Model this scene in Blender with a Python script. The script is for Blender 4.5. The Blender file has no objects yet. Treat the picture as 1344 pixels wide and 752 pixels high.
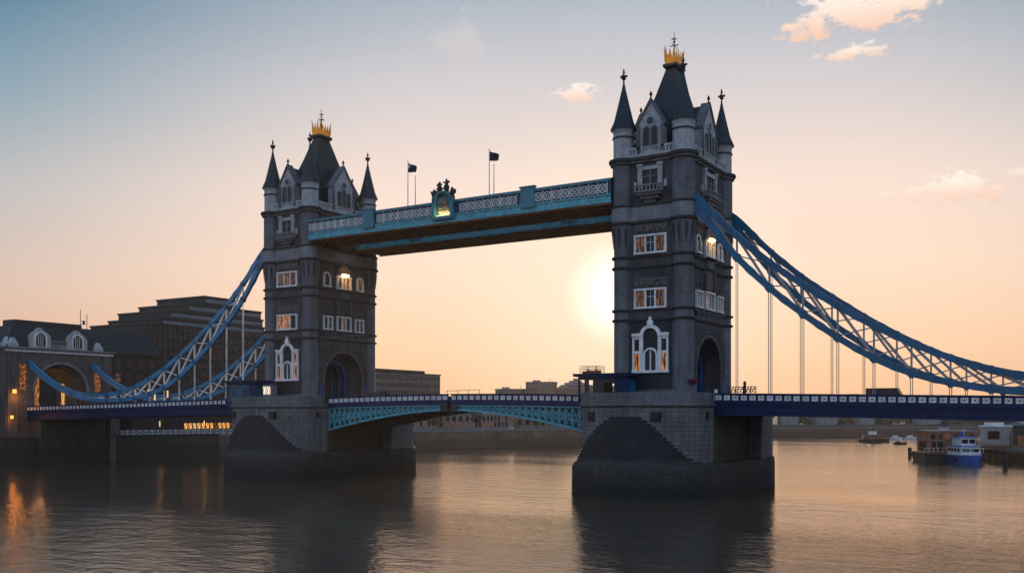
import bpy, bmesh, math, random
from mathutils import Vector, Matrix
random.seed(7)
R = math.radians
scene = bpy.context.scene
COL = scene.collection

# ------------------------------------------------------------------ camera
VIEW_AZ = R(31.5)                       # camera looks this far to the left of +Y
cam_d = bpy.data.cameras.new('camera')
cam_d.sensor_width = 36.0
cam_d.lens = 34.0
cam_d.shift_y = 164 / 1344
cam_d.clip_start = 0.5
cam_d.clip_end = 20000
cam = bpy.data.objects.new('camera', cam_d)
COL.objects.link(cam)
cam.location = (102.4, -154.6, 13.05)
cam.rotation_euler = (R(90), 0, VIEW_AZ)
scene.camera = cam

# ------------------------------------------------------------------ sun, sky, exposure
SUN_AZ = R(25.2)                        # from +Y towards -X
SUN_EL = R(6.9)
world = bpy.data.worlds.new('World')
scene.world = world
world.use_nodes = True
wn = world.node_tree
wn.nodes.clear()
def WN(t, **kw):
    n = wn.nodes.new(t)
    for k, v in kw.items(): setattr(n, k, v)
    return n
sky = WN('ShaderNodeTexSky', sky_type='NISHITA', sun_disc=False)
sky.sun_elevation = SUN_EL
sky.sun_rotation = -SUN_AZ
sky.altitude = 0
sky.air_density = 1.0
sky.dust_density = 3.0
sky.ozone_density = 1.5
SUN_DIR = (-math.sin(SUN_AZ) * math.cos(SUN_EL), math.cos(SUN_AZ) * math.cos(SUN_EL), math.sin(SUN_EL))
wtc = WN('ShaderNodeTexCoord')
wvn = WN('ShaderNodeVectorMath', operation='NORMALIZE'); wn.links.new(wtc.outputs['Generated'], wvn.inputs[0])
DIRV = wvn.outputs[0]
def wmath(op, a, b=None, c=None):
    n = WN('ShaderNodeMath', operation=op)
    for k, v in enumerate((a, b, c)):
        if v is None: continue
        if isinstance(v, (int, float)): n.inputs[k].default_value = v
        else: wn.links.new(v, n.inputs[k])
    return n.outputs[0]
def wdot(vec):
    n = WN('ShaderNodeVectorMath', operation='DOT_PRODUCT'); n.inputs[1].default_value = vec
    wn.links.new(DIRV, n.inputs[0]); return n.outputs['Value']
def wramp(fac, stops):
    n = WN('ShaderNodeValToRGB'); cr = n.color_ramp
    while len(cr.elements) < len(stops): cr.elements.new(.5)
    for e, (p, c) in zip(cr.elements, stops): e.position = p; e.color = (*c, 1)
    wn.links.new(fac, n.inputs[0]); return n.outputs[0]
def wmix(fac, a, b, blend='MIX'):
    n = WN('ShaderNodeMix', data_type='RGBA', blend_type=blend)
    if isinstance(fac, (int, float)): n.inputs[0].default_value = fac
    else: wn.links.new(fac, n.inputs[0])
    for k, v in ((6, a), (7, b)):
        if isinstance(v, tuple): n.inputs[k].default_value = (*v, 1)
        else: wn.links.new(v, n.inputs[k])
    return n.outputs[2]
def wrange(v, a, b, c=0, d=1, smooth=True):
    n = WN('ShaderNodeMapRange'); n.interpolation_type = 'SMOOTHSTEP' if smooth else 'LINEAR'
    for k, x in enumerate((a, b, c, d)): n.inputs[k + 1].default_value = x
    wn.links.new(v, n.inputs[0]); return n.outputs[0]
def srgb(r, g, b):
    f = lambda x: ((x / 255 + .055) / 1.055) ** 2.4 if x > 10 else x / 255 / 12.92
    return (f(r), f(g), f(b))
wsep = WN('ShaderNodeSeparateXYZ'); wn.links.new(DIRV, wsep.inputs[0])
EL = wsep.outputs[2]
ANG = wmath('ARCCOSINE', wdot(SUN_DIR))
NISH = .003
SKY_NEAR = [(0.0, srgb(242, 182, 132)), (.06, srgb(249, 206, 167)), (.14, srgb(251, 219, 194)), (.22, srgb(243, 219, 205)), (.32, srgb(208, 202, 204)), (.44, srgb(146, 168, 186)), (1.0, srgb(60, 102, 138))]
SKY_SIDE = [(0.0, srgb(208, 150, 124)), (.05, srgb(218, 170, 146)), (.12, srgb(206, 182, 170)), (.2, srgb(172, 178, 182)), (.28, srgb(114, 152, 170)), (.36, srgb(60, 120, 148)), (1.0, srgb(38, 82, 116))]
SKY_BACK = [(0.0, srgb(186, 182, 200)), (.2, srgb(200, 208, 230)), (.5, srgb(172, 202, 240)), (1.0, srgb(122, 168, 214))]
f_ = 1 / 1270
CLOUDS = [((1150 - 672) * f_, (540 - 8) * f_, .095, .032, 1.0), ((1118 - 672) * f_, (540 - 68) * f_, .038, .013, .95), ((748 - 672) * f_, (540 - 124) * f_, .028, .016, .8),
          ((1257 - 672) * f_, (540 - 246) * f_, .052, .021, 1.0), ((1168 - 672) * f_, (540 - 256) * f_, .02, .008, .5), ((600 - 672) * f_, (540 - 55) * f_, .04, .03, .14), ((1345 - 672) * f_, (540 - 228) * f_, .02, .008, .5)]
# three skies over elevation: round the sun, well to the side of it, and behind the camera
near = wramp(EL, SKY_NEAR); side = wramp(EL, SKY_SIDE); back = wramp(EL, SKY_BACK)
c_ = wmix(wrange(ANG, R(48), R(120)), side, back)
c_ = wmix(wrange(ANG, R(43), R(13)), c_, near)
c_ = wmix(wrange(ANG, R(13), R(1), 0, .6), c_, srgb(255, 236, 208))
c_ = wmix(wrange(ANG, R(3.6), R(0), 0, 1), c_, (1.5, 1.34, 1.1))
# small clouds, each at its own bearing
cn = WN('ShaderNodeTexNoise'); cn.inputs['Scale'].default_value = 36; cn.inputs['Detail'].default_value = 7; cn.inputs['Roughness'].default_value = .66
cmp_ = WN('ShaderNodeMapping'); cmp_.inputs['Scale'].default_value = (1, 1, 1.8); wn.links.new(DIRV, cmp_.inputs[0]); wn.links.new(cmp_.outputs[0], cn.inputs['Vector'])
for (tx, ty, rx, ry, amt) in CLOUDS:
    u = Vector((math.cos(VIEW_AZ), math.sin(VIEW_AZ), 0)); v = Vector((-math.sin(VIEW_AZ), math.cos(VIEW_AZ), 0))
    d = (v + u * tx + Vector((0, 0, ty))).normalized()
    su = Vector((0, 0, 1)).cross(d).normalized(); sv = d.cross(su)
    q = wmath('ADD', wmath('POWER', wmath('ABSOLUTE', wmath('DIVIDE', wdot(tuple(su)), rx)), 2.0), wmath('POWER', wmath('ABSOLUTE', wmath('DIVIDE', wdot(tuple(sv)), ry)), 2.0))
    fall = wmath('SUBTRACT', 1.0, wmath('SQRT', q))
    front = wmath('GREATER_THAN', wdot(tuple(d)), .5)
    dens = wrange(wmath('ADD', wmath('MULTIPLY', wmath('SUBTRACT', cn.outputs[0], .5), 3.2), fall), .2, .68)
    dens = wmath('MULTIPLY', wmath('MULTIPLY', dens, front), amt)
    shade = wrange(wdot(tuple(sv)), -ry, ry * .8)
    c_ = wmix(dens, c_, wmix(shade, srgb(240, 194, 168), srgb(255, 244, 232)))
c_ = wmix(1.0, c_, (10.0, 10.0, 10.0), 'MULTIPLY')
c_ = wmix(1.0, c_, wmix(1.0, sky.outputs[0], (NISH, NISH, NISH), 'MULTIPLY'), 'ADD')
bg = WN('ShaderNodeBackground'); bg.inputs['Strength'].default_value = 0.1
wo = WN('ShaderNodeOutputWorld')
wn.links.new(c_, bg.inputs['Color'])
wn.links.new(bg.outputs[0], wo.inputs['Surface'])

sd = bpy.data.lights.new('sun', 'SUN')
sd.energy = 2.0; sd.angle = R(0.6); sd.color = (1.0, 0.72, 0.42)
sun = bpy.data.objects.new('sun', sd); COL.objects.link(sun)
sun_dir = Vector((-math.sin(SUN_AZ) * math.cos(SUN_EL), math.cos(SUN_AZ) * math.cos(SUN_EL), math.sin(SUN_EL)))
sun.rotation_euler = (-sun_dir).to_track_quat('-Z', 'Y').to_euler()
sun.location = (0, 0, 200)

vs = scene.view_settings
vs.view_transform = 'Standard'; vs.look = 'None'; vs.gamma = 1.0
vs.exposure = 0.12
vs.use_curve_mapping = False
scene.cycles.use_denoising = True
scene.cycles.max_bounces = 8
scene.cycles.volume_bounces = 1
scene.cycles.caustics_reflective = False
scene.cycles.caustics_refractive = False

# ------------------------------------------------------------------ materials
MATS = {}
def new_mat(name):
    m = bpy.data.materials.new(name); m.use_nodes = True
    MATS[name] = m
    nt = m.node_tree
    return m, nt, nt.nodes['Principled BSDF']
def wall_coords(nt):
    """u runs along the wall whichever way it faces, v is height."""
    tc = nt.nodes.new('ShaderNodeTexCoord')
    ge = nt.nodes.new('ShaderNodeNewGeometry')
    sp = nt.nodes.new('ShaderNodeSeparateXYZ'); nt.links.new(tc.outputs['Object'], sp.inputs[0])
    sn = nt.nodes.new('ShaderNodeSeparateXYZ'); nt.links.new(ge.outputs['True Normal'], sn.inputs[0])
    ax = nt.nodes.new('ShaderNodeMath'); ax.operation = 'ABSOLUTE'; nt.links.new(sn.outputs[0], ax.inputs[0])
    ay = nt.nodes.new('ShaderNodeMath'); ay.operation = 'ABSOLUTE'; nt.links.new(sn.outputs[1], ay.inputs[0])
    gt = nt.nodes.new('ShaderNodeMath'); gt.operation = 'GREATER_THAN'
    nt.links.new(ax.outputs[0], gt.inputs[0]); nt.links.new(ay.outputs[0], gt.inputs[1])
    mx = nt.nodes.new('ShaderNodeMix'); mx.data_type = 'FLOAT'
    nt.links.new(gt.outputs[0], mx.inputs[0]); nt.links.new(sp.outputs[0], mx.inputs[2]); nt.links.new(sp.outputs[1], mx.inputs[3])
    cb = nt.nodes.new('ShaderNodeCombineXYZ')
    nt.links.new(mx.outputs[0], cb.inputs[0]); nt.links.new(sp.outputs[2], cb.inputs[1])
    return cb.outputs[0], tc.outputs['Object'], sp
def noise_mul(nt, col_socket, coord, scale, lo, hi, detail=5):
    n = nt.nodes.new('ShaderNodeTexNoise'); n.inputs['Scale'].default_value = scale; n.inputs['Detail'].default_value = detail
    nt.links.new(coord, n.inputs['Vector'])
    mr = nt.nodes.new('ShaderNodeMapRange'); mr.inputs[1].default_value = .3; mr.inputs[2].default_value = .7
    mr.inputs[3].default_value = lo; mr.inputs[4].default_value = hi
    nt.links.new(n.outputs[0], mr.inputs[0])
    mx = nt.nodes.new('ShaderNodeMix'); mx.data_type = 'RGBA'; mx.blend_type = 'MULTIPLY'; mx.inputs[0].default_value = 1
    cc = nt.nodes.new('ShaderNodeCombineColor')
    for i in range(3): nt.links.new(mr.outputs[0], cc.inputs[i])
    nt.links.new(col_socket, mx.inputs[6]); nt.links.new(cc.outputs[0], mx.inputs[7])
    return mx.outputs[2], n
def streaks(nt, c, coord, lo=.62, hi=1.12):
    mp = nt.nodes.new('ShaderNodeMapping'); mp.inputs['Scale'].default_value = (1, 1, .1); nt.links.new(coord, mp.inputs[0])
    return noise_mul(nt, c, mp.outputs[0], 1.3, lo, hi, 6)[0]
def plain(name, col, rough=.6, metal=0, scale=.5, lo=.78, hi=1.15, bump=0, spec=.4):
    m, nt, b = new_mat(name)
    tc = nt.nodes.new('ShaderNodeTexCoord')
    rgb = nt.nodes.new('ShaderNodeRGB'); rgb.outputs[0].default_value = (*col, 1)
    c, n = noise_mul(nt, rgb.outputs[0], tc.outputs['Object'], scale, lo, hi)
    c, n2 = noise_mul(nt, c, tc.outputs['Object'], scale * 9, .9, 1.08)
    if name in ('pale_stone', 'band_stone', 'boat_white', 'white_paint', 'chain_blue', 'deep_blue'): c = streaks(nt, c, tc.outputs['Object'], .72, 1.06)
    nt.links.new(c, b.inputs['Base Color'])
    b.inputs['Roughness'].default_value = rough; b.inputs['Metallic'].default_value = metal
    b.inputs['Specular IOR Level'].default_value = spec
    if bump:
        bp = nt.nodes.new('ShaderNodeBump'); bp.inputs['Strength'].default_value = bump; bp.inputs['Distance'].default_value = .1
        nt.links.new(n2.outputs[0], bp.inputs['Height']); nt.links.new(bp.outputs[0], b.inputs['Normal'])
    return m
def masonry(name, c1, c2, mortar, bw, bh, msize=.03, tide=None, rough=.85, lo=.75, hi=1.2, bump=.4):
    m, nt, b = new_mat(name)
    uv, obj, sp = wall_coords(nt)
    br = nt.nodes.new('ShaderNodeTexBrick')
    br.inputs['Scale'].default_value = 1; br.inputs['Brick Width'].default_value = bw; br.inputs['Row Height'].default_value = bh
    br.inputs['Mortar Size'].default_value = msize; br.inputs['Mortar Smooth'].default_value = .2
    br.inputs['Color1'].default_value = (*c1, 1); br.inputs['Color2'].default_value = (*c2, 1); br.inputs['Mortar'].default_value = (*mortar, 1)
    nt.links.new(uv, br.inputs['Vector'])
    c, n = noise_mul(nt, br.outputs['Color'], obj, .25, lo, hi)
    c, n2 = noise_mul(nt, c, obj, 3.0, .85, 1.12)
    c = streaks(nt, c, obj)
    if tide:                           # weed and wet mud left by the tide
        z0, z1, tcol = tide
        ad = nt.nodes.new('ShaderNodeMath'); ad.operation = 'MULTIPLY_ADD'; ad.inputs[1].default_value = 1.4
        nn = nt.nodes.new('ShaderNodeTexNoise'); nn.inputs['Scale'].default_value = .6; nn.inputs['Detail'].default_value = 6
        nt.links.new(obj, nn.inputs['Vector'])
        nt.links.new(nn.outputs[0], ad.inputs[0]); nt.links.new(sp.outputs[2], ad.inputs[2])
        mr = nt.nodes.new('ShaderNodeMapRange'); mr.inputs[1].default_value = z0 + .7; mr.inputs[2].default_value = z1 + .7
        nt.links.new(ad.outputs[0], mr.inputs[0])
        mx = nt.nodes.new('ShaderNodeMix'); mx.data_type = 'RGBA'; mx.inputs[6].default_value = (*tcol, 1)
        nt.links.new(mr.outputs[0], mx.inputs[0]); nt.links.new(c, mx.inputs[7]); c = mx.outputs[2]
    nt.links.new(c, b.inputs['Base Color']); b.inputs['Roughness'].default_value = rough
    bp = nt.nodes.new('ShaderNodeBump'); bp.inputs['Strength'].default_value = bump; bp.inputs['Distance'].default_value = .05
    inv = nt.nodes.new('ShaderNodeMath'); inv.operation = 'SUBTRACT'; inv.inputs[0].default_value = 1
    nt.links.new(br.outputs['Fac'], inv.inputs[1]); nt.links.new(inv.outputs[0], bp.inputs['Height'])
    nt.links.new(bp.outputs[0], b.inputs['Normal'])
    return m
def lit(name, col, strength, lo=.02, hi=1.6, scale=1.0, stretch=.16):
    m, nt, b = new_mat(name)
    uv, obj, sp = wall_coords(nt)
    mp = nt.nodes.new('ShaderNodeMapping'); mp.inputs['Scale'].default_value = (4.2 * scale, 4.2 * scale * stretch, 1)
    nt.links.new(uv, mp.inputs[0])
    n = nt.nodes.new('ShaderNodeTexNoise'); n.inputs['Scale'].default_value = 1; n.inputs['Detail'].default_value = 3; nt.links.new(mp.outputs[0], n.inputs['Vector'])
    mr = nt.nodes.new('ShaderNodeMapRange'); mr.inputs[1].default_value = .42; mr.inputs[2].default_value = .62; mr.inputs[3].default_value = lo * strength; mr.inputs[4].default_value = hi * strength
    nt.links.new(n.outputs[0], mr.inputs[0])
    b.inputs['Base Color'].default_value = (.03, .022, .018, 1); b.inputs['Roughness'].default_value = .15; b.inputs['Specular IOR Level'].default_value = .3
    b.inputs['Emission Color'].default_value = (*col, 1); nt.links.new(mr.outputs[0], b.inputs['Emission Strength'])
    return m

masonry('tower_brick', (.078, .067, .07), (.105, .088, .09), (.05, .045, .047), .9, .36, .03, lo=.6, hi=1.25)
masonry('turret_stone', (.125, .12, .13), (.16, .155, .165), (.085, .082, .088), 1.1, .5, .02, lo=.75, hi=1.2)
plain('dark_course', (.045, .038, .038), .8, scale=.8)
plain('pale_stone', (.46, .46, .46), .75, scale=.9, lo=.7, hi=1.1, bump=.2)
plain('carved_stone', (.15, .125, .115), .85, scale=2.2, lo=.4, hi=1.5, bump=.9)
plain('band_stone', (.235, .23, .235), .8, scale=.5, lo=.75, hi=1.1, bump=.15)
masonry('slate', (.011, .015, .02), (.017, .022, .028), (.006, .007, .009), .5, .32, .03, rough=.55)
masonry('pier_granite', (.14, .137, .143), (.185, .18, .186), (.07, .067, .068), 1.7, .72, .045, tide=(4.0, 5.6, (.012, .0115, .009)))
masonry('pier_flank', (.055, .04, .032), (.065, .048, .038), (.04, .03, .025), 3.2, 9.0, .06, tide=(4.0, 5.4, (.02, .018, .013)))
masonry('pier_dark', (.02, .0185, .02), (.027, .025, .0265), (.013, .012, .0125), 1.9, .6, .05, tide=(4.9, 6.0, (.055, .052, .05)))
plain('weed_stone', (.008, .007, .0055), .65, scale=.35, lo=.5, hi=1.5, bump=.5)
plain('deep_blue', (.0015, .016, .08), .45, scale=.4, spec=.2)
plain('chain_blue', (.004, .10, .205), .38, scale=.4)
plain('chain_lit', (.03, .20, .36), .38, scale=.4, lo=.7)  # chain blue paled: floodlit look of the left chains put into paint
plain('teal', (.035, .20, .26), .45, scale=.9, lo=.7, hi=1.15)
plain('pale_teal', (.09, .38, .45), .5, scale=1.5, lo=.6, hi=1.2)
plain('dark_teal', (.01, .04, .07), .4, scale=.6)
plain('white_paint', (.88, .86, .84), .5, scale=.8, lo=.8, hi=1.05)
plain('bracing_white', (.82, .80, .78), .5, scale=.8, lo=.75, hi=1.05)
plain('gold', (.95, .40, .035), .5, metal=.2, scale=2, lo=.7, hi=1.1)
plain('dark_iron', (.02, .02, .022), .5, scale=1)
plain('soffit', (.20, .095, .05), .7, scale=.4, lo=.6, hi=1.2)
plain('bascule_soffit', (.045, .04, .038), .7, scale=.3)
plain('asphalt', (.05, .05, .05), .9, scale=.6)
plain('bank_ground', (.10, .095, .085), .9, scale=.05)
plain('river_bed', (.05, .045, .035), .9, scale=.05)
masonry('quay_brown', (.19, .12, .085), (.23, .145, .10), (.14, .09, .07), 1.6, .6, .05, tide=(2.4, 4.4, (.10, .062, .042)))
masonry('foot_stone', (.036, .032, .028), (.05, .044, .039), (.02, .018, .016), 2.1, .75, .05, tide=(1.0, 3.8, (.008, .0075, .006)))
plain('steel_grey', (.30, .275, .255), .5, scale=.8)
masonry('shaded_passage_brick', (.030, .028, .034), (.038, .036, .044), (.02, .02, .024), .9, .36, .03)  # tower brick darkened: shade inside the road arch put into the colour
masonry('quay_stone', (.06, .052, .045), (.075, .065, .055), (.04, .035, .03), 1.6, .6, .05, tide=(3.4, 5.0, (.035, .03, .024)))
masonry('gate_stone', (.10, .085, .078), (.12, .102, .092), (.07, .062, .056), 1.6, .6, .03)
masonry('house_brick', (.028, .021, .02), (.038, .026, .024), (.022, .018, .018), .8, .3, .03)
masonry('red_brick', (.36, .13, .07), (.42, .16, .09), (.28, .16, .11), .8, .3, .04)
plain('office_concrete', (.04, .037, .037), .8, scale=.2)
plain('office_pale', (.16, .18, .20), .7, scale=.3)
plain('glass_office', (.14, .14, .15), .5, scale=.2)
plain('hazed_concrete', (.26, .21, .19), .8, scale=.1)  # base colour paled to carry distance haze
masonry('hazed_brick', (.24, .15, .11), (.28, .175, .13), (.2, .14, .11), 1.2, .5, .04)  # brick paled as well, haze of distance mixed into its colour
plain('hazed_foliage', (.13, .11, .075), .9, scale=.2, lo=.5, hi=1.5)  # leaf colour lightened to stand in for haze over far trees
plain('bark', (.06, .045, .035), .9)
plain('flower_red', (.16, .012, .03), .8, scale=6)
plain('boat_blue', (.015, .10, .42), .35, scale=.8)
plain('boat_white', (.72, .74, .76), .45, scale=1)
plain('boat_dark', (.03, .028, .028), .6, scale=1)
plain('wood', (.16, .09, .055), .8, scale=1)
plain('rust', (.34, .13, .05), .8, scale=.8)
plain('flag_cloth', (.012, .012, .025), .85, scale=1)
plain('flag_red', (.16, .012, .02), .85, scale=1)
plain('car_paint', (.02, .022, .026), .25, scale=1)
plain('tyre', (.015, .015, .015), .9, scale=1)
plain('tower_blue', (.012, .06, .2), .5, scale=.6)
m, nt, b = new_mat('dark_glass'); b.inputs['Specular IOR Level'].default_value = .3; b.inputs['Base Color'].default_value = (.012, .012, .015, 1); b.inputs['Roughness'].default_value = .08
lit('amber_glass', (1.0, .36, .07), .42)
lit('amber_dim', (1.0, .40, .14), .11)
lit('amber_bright', (1.0, .45, .12), .8, lo=.3)
lit('lamp_glow', (1.0, .62, .25), 4, lo=.9, hi=1.1)
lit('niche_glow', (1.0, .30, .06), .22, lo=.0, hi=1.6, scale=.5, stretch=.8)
lit('lamp_amber', (1.0, .62, .28), 1.1, lo=.7, hi=1.1)
lit('lamp_orange', (1.0, .42, .08), 1.8, lo=.9, hi=1.1)
lit('window_white', (1.0, .80, .60), .9, lo=.3)

# water
m, nt, b = new_mat('water')
nt.nodes.remove(b)
wdif = nt.nodes.new('ShaderNodeBsdfDiffuse'); wdif.inputs['Color'].default_value = (.085, .062, .045, 1)
wglo = nt.nodes.new('ShaderNodeBsdfGlossy'); wglo.inputs['Roughness'].default_value = .11; wglo.inputs['Color'].default_value = (1, .86, .73, 1)
wfre = nt.nodes.new('ShaderNodeFresnel'); wfre.inputs['IOR'].default_value = 2.4
wmx = nt.nodes.new('ShaderNodeMixShader')
nt.links.new(wfre.outputs[0], wmx.inputs[0]); nt.links.new(wdif.outputs[0], wmx.inputs[1]); nt.links.new(wglo.outputs[0], wmx.inputs[2])
nt.links.new(wmx.outputs[0], nt.nodes['Material Output'].inputs['Surface'])
tc = nt.nodes.new('ShaderNodeTexCoord')
prev = None
for sc_, dist, strn, rot in ((.03, .5, .1, 20), (.2, .34, .26, -12), (.75, .12, .4, 31)):
    mp = nt.nodes.new('ShaderNodeMapping'); mp.inputs['Rotation'].default_value = (0, 0, R(rot)); mp.inputs['Scale'].default_value = (sc_, sc_ * 1.7, 1)
    nt.links.new(tc.outputs['Object'], mp.inputs[0])
    n = nt.nodes.new('ShaderNodeTexNoise'); n.inputs['Scale'].default_value = 1; n.inputs['Detail'].default_value = 4; n.inputs['Roughness'].default_value = .55
    nt.links.new(mp.outputs[0], n.inputs['Vector'])
    bp = nt.nodes.new('ShaderNodeBump'); bp.inputs['Strength'].default_value = strn; bp.inputs['Distance'].default_value = dist
    nt.links.new(n.outputs[0], bp.inputs['Height'])
    if sc_ > .1:                        # calm and ruffled patches
        gm = nt.nodes.new('ShaderNodeMapping'); gm.inputs['Rotation'].default_value = (0, 0, R(31)); gm.inputs['Scale'].default_value = (.006, .03, 1); nt.links.new(tc.outputs['Object'], gm.inputs[0])
        gn = nt.nodes.new('ShaderNodeTexNoise'); gn.inputs['Scale'].default_value = 1; gn.inputs['Detail'].default_value = 3; nt.links.new(gm.outputs[0], gn.inputs['Vector'])
        gr = nt.nodes.new('ShaderNodeMapRange'); gr.inputs[1].default_value = .35; gr.inputs[2].default_value = .65; gr.inputs[3].default_value = strn * .5; gr.inputs[4].default_value = strn * 2.0
        nt.links.new(gn.outputs[0], gr.inputs[0]); nt.links.new(gr.outputs[0], bp.inputs['Strength'])
    if prev: nt.links.new(prev.outputs[0], bp.inputs['Normal'])
    prev = bp
nt.links.new(prev.outputs[0], wglo.inputs['Normal'])

# haze
HAZE_DENSITY = .00007
hz = bpy.data.materials.new('haze'); hz.use_nodes = True
hz.node_tree.nodes.clear()
pv = hz.node_tree.nodes.new('ShaderNodeVolumePrincipled')
pv.inputs['Color'].default_value = (.97, .9, .84, 1); pv.inputs['Density'].default_value = HAZE_DENSITY
pv.inputs['Anisotropy'].default_value = .5
ho = hz.node_tree.nodes.new('ShaderNodeOutputMaterial')
hz.node_tree.links.new(pv.outputs[0], ho.inputs['Volume'])
MATS['haze'] = hz

# ------------------------------------------------------------------ mesh builder
class MB:
    def __init__(s, oz=0.0, face=None):
        s.v = []; s.f = []; s.oz = oz; s.face = face; s.sm = []
    def P(s, p):
        if s.face: p = s.face(*p)
        s.v.append((p[0], p[1], p[2] - s.oz)); return len(s.v) - 1
    def F(s, idx, smooth=False): s.f.append(tuple(idx)); s.sm.append(smooth)
    def box(s, x0, x1, y0, y1, z0, z1):
        i = [s.P((x, y, z)) for z in (z0, z1) for y in (y0, y1) for x in (x0, x1)]
        for q in ((0, 2, 3, 1), (4, 5, 7, 6), (0, 1, 5, 4), (2, 6, 7, 3), (0, 4, 6, 2), (1, 3, 7, 5)): s.F([i[k] for k in q])
        return s
    def hexa(s, pts):
        """pts: bottom four then top four, both going round."""
        i = [s.P(p) for p in pts]
        for q in ((3, 2, 1, 0), (4, 5, 6, 7), (0, 1, 5, 4), (1, 2, 6, 5), (2, 3, 7, 6), (3, 0, 4, 7)): s.F([i[k] for k in q])
        return s
    def loft(s, rings, cap0=True, cap1=True, smooth=False):
        ids = [[s.P(p) for p in r] for r in rings]
        n = len(rings[0])
        for a, b_ in zip(ids, ids[1:]):
            for k in range(n): s.F((a[k], a[(k + 1) % n], b_[(k + 1) % n], b_[k]), smooth)
        if cap0: s.F(ids[0][::-1])
        if cap1: s.F(ids[-1])
        return s
    def prism(s, poly, axis, a, b_):
        """poly in the two other axes, extruded from a to b along axis."""
        def mk(u, v, w):
            return {'x': (w, u, v), 'y': (u, w, v), 'z': (u, v, w)}[axis]
        return s.loft([[mk(u, v, a) for u, v in poly], [mk(u, v, b_) for u, v in poly]])
    def lathe(s, cx, cy, prof, n=16, smooth=True, rot=0):
        rings = [[(cx + r * math.cos(rot + 2 * math.pi * k / n), cy + r * math.sin(rot + 2 * math.pi * k / n), z) for k in range(n)] for r, z in prof]
        return s.loft(rings, smooth=smooth)
    def beam(s, p, q, w, h, up=(0, 0, 1)):
        p = Vector(p); q = Vector(q); d = (q - p).normalized(); u = Vector(up)
        if abs(d.dot(u)) > .98: u = Vector((0, 1, 0))
        sd_ = d.cross(u).normalized(); u2 = sd_.cross(d).normalized()
        r = []
        for c in (p, q): r.append([tuple(c + sd_ * (a * w / 2) + u2 * (b_ * h / 2)) for a, b_ in ((-1, -1), (1, -1), (1, 1), (-1, 1))])
        return s.loft(r)
    def tube(s, pts, r, n=8):
        pts = [Vector(p) for p in pts]; rings = []
        for k, c in enumerate(pts):
            d = (pts[min(k + 1, len(pts) - 1)] - pts[max(k - 1, 0)]).normalized()
            u = Vector((0, 0, 1)) if abs(d.z) < .95 else Vector((0, 1, 0))
            a = d.cross(u).normalized(); b_ = a.cross(d).normalized()
            rr = r[k] if isinstance(r, (list, tuple)) else r
            rings.append([tuple(c + a * (rr * math.cos(2 * math.pi * j / n)) + b_ * (rr * math.sin(2 * math.pi * j / n))) for j in range(n)])
        return s.loft(rings, smooth=True)
    def arc(s, cx, cz, r0, r1, d0, d1, a0=0, a1=180, n=14, ez=1.0):
        """a flat curved band in the (s, z) plane of a face, from depth d0 to d1."""
        for k in range(n):
            t0 = R(a0 + (a1 - a0) * k / n); t1 = R(a0 + (a1 - a0) * (k + 1) / n)
            q = [(cx + r0 * math.cos(t0), cz + ez * r0 * math.sin(t0)), (cx + r1 * math.cos(t0), cz + ez * r1 * math.sin(t0)),
                 (cx + r1 * math.cos(t1), cz + ez * r1 * math.sin(t1)), (cx + r0 * math.cos(t1), cz + ez * r0 * math.sin(t1))]
            s.hexa([(u, d0, v) for u, v in q] + [(u, d1, v) for u, v in q])
        return s
    def disc(s, cx, cz, r, d0, d1, n=16, a0=0, a1=360):
        """a filled sector of a disc on a face."""
        full = a1 - a0 >= 360
        ps = [(cx + r * math.cos(R(a0 + (a1 - a0) * k / n)), cz + r * math.sin(R(a0 + (a1 - a0) * k / n))) for k in range(n + (0 if full else 1))]
        return s.loft([[(u, d0, v) for u, v in ps], [(u, d1, v) for u, v in ps]])
    def build(s, name, mat, parent=None, kind=None):
        me = bpy.data.meshes.new(name)
        me.from_pydata(s.v, [], s.f)
        bm = bmesh.new(); bm.from_mesh(me)
        bmesh.ops.recalc_face_normals(bm, faces=bm.faces)
        bm.to_mesh(me); bm.free()
        if any(s.sm):
            me.polygons.foreach_set('use_smooth', s.sm)
            me.set_sharp_from_angle(angle=R(38))
        me.materials.append(MATS[mat]); me.update()
        o = bpy.data.objects.new(name, me); COL.objects.link(o)
        if parent: o.parent = parent
        if kind: o['kind'] = kind
        return o
def thing(name, label, cat, loc=(0, 0, 0), group=None, rz=0):
    o = bpy.data.objects.new(name, None); COL.objects.link(o)
    o.empty_display_size = .5; o.location = loc; o.rotation_euler = (0, 0, rz)
    return tag(o, label, cat, group)
def tag(o, label, cat, group=None):
    o['label'] = label; o['category'] = cat
    if group: o['group'] = group
    return o
def copy_tree(o, parent=None):
    c = o.copy(); COL.objects.link(c); c.parent = parent
    for ch in list(o.children): copy_tree(ch, c)
    return c
def lamp_light(name, loc, power, col=(1, .6, .25), r=.2, parent=None):
    l = bpy.data.lights.new(name, 'POINT'); l.energy = power; l.color = col; l.shadow_soft_size = r; l.specular_factor = 0
    o = bpy.data.objects.new(name, l); COL.objects.link(o); o.location = loc
    if parent: o.parent = parent
    return o

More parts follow.
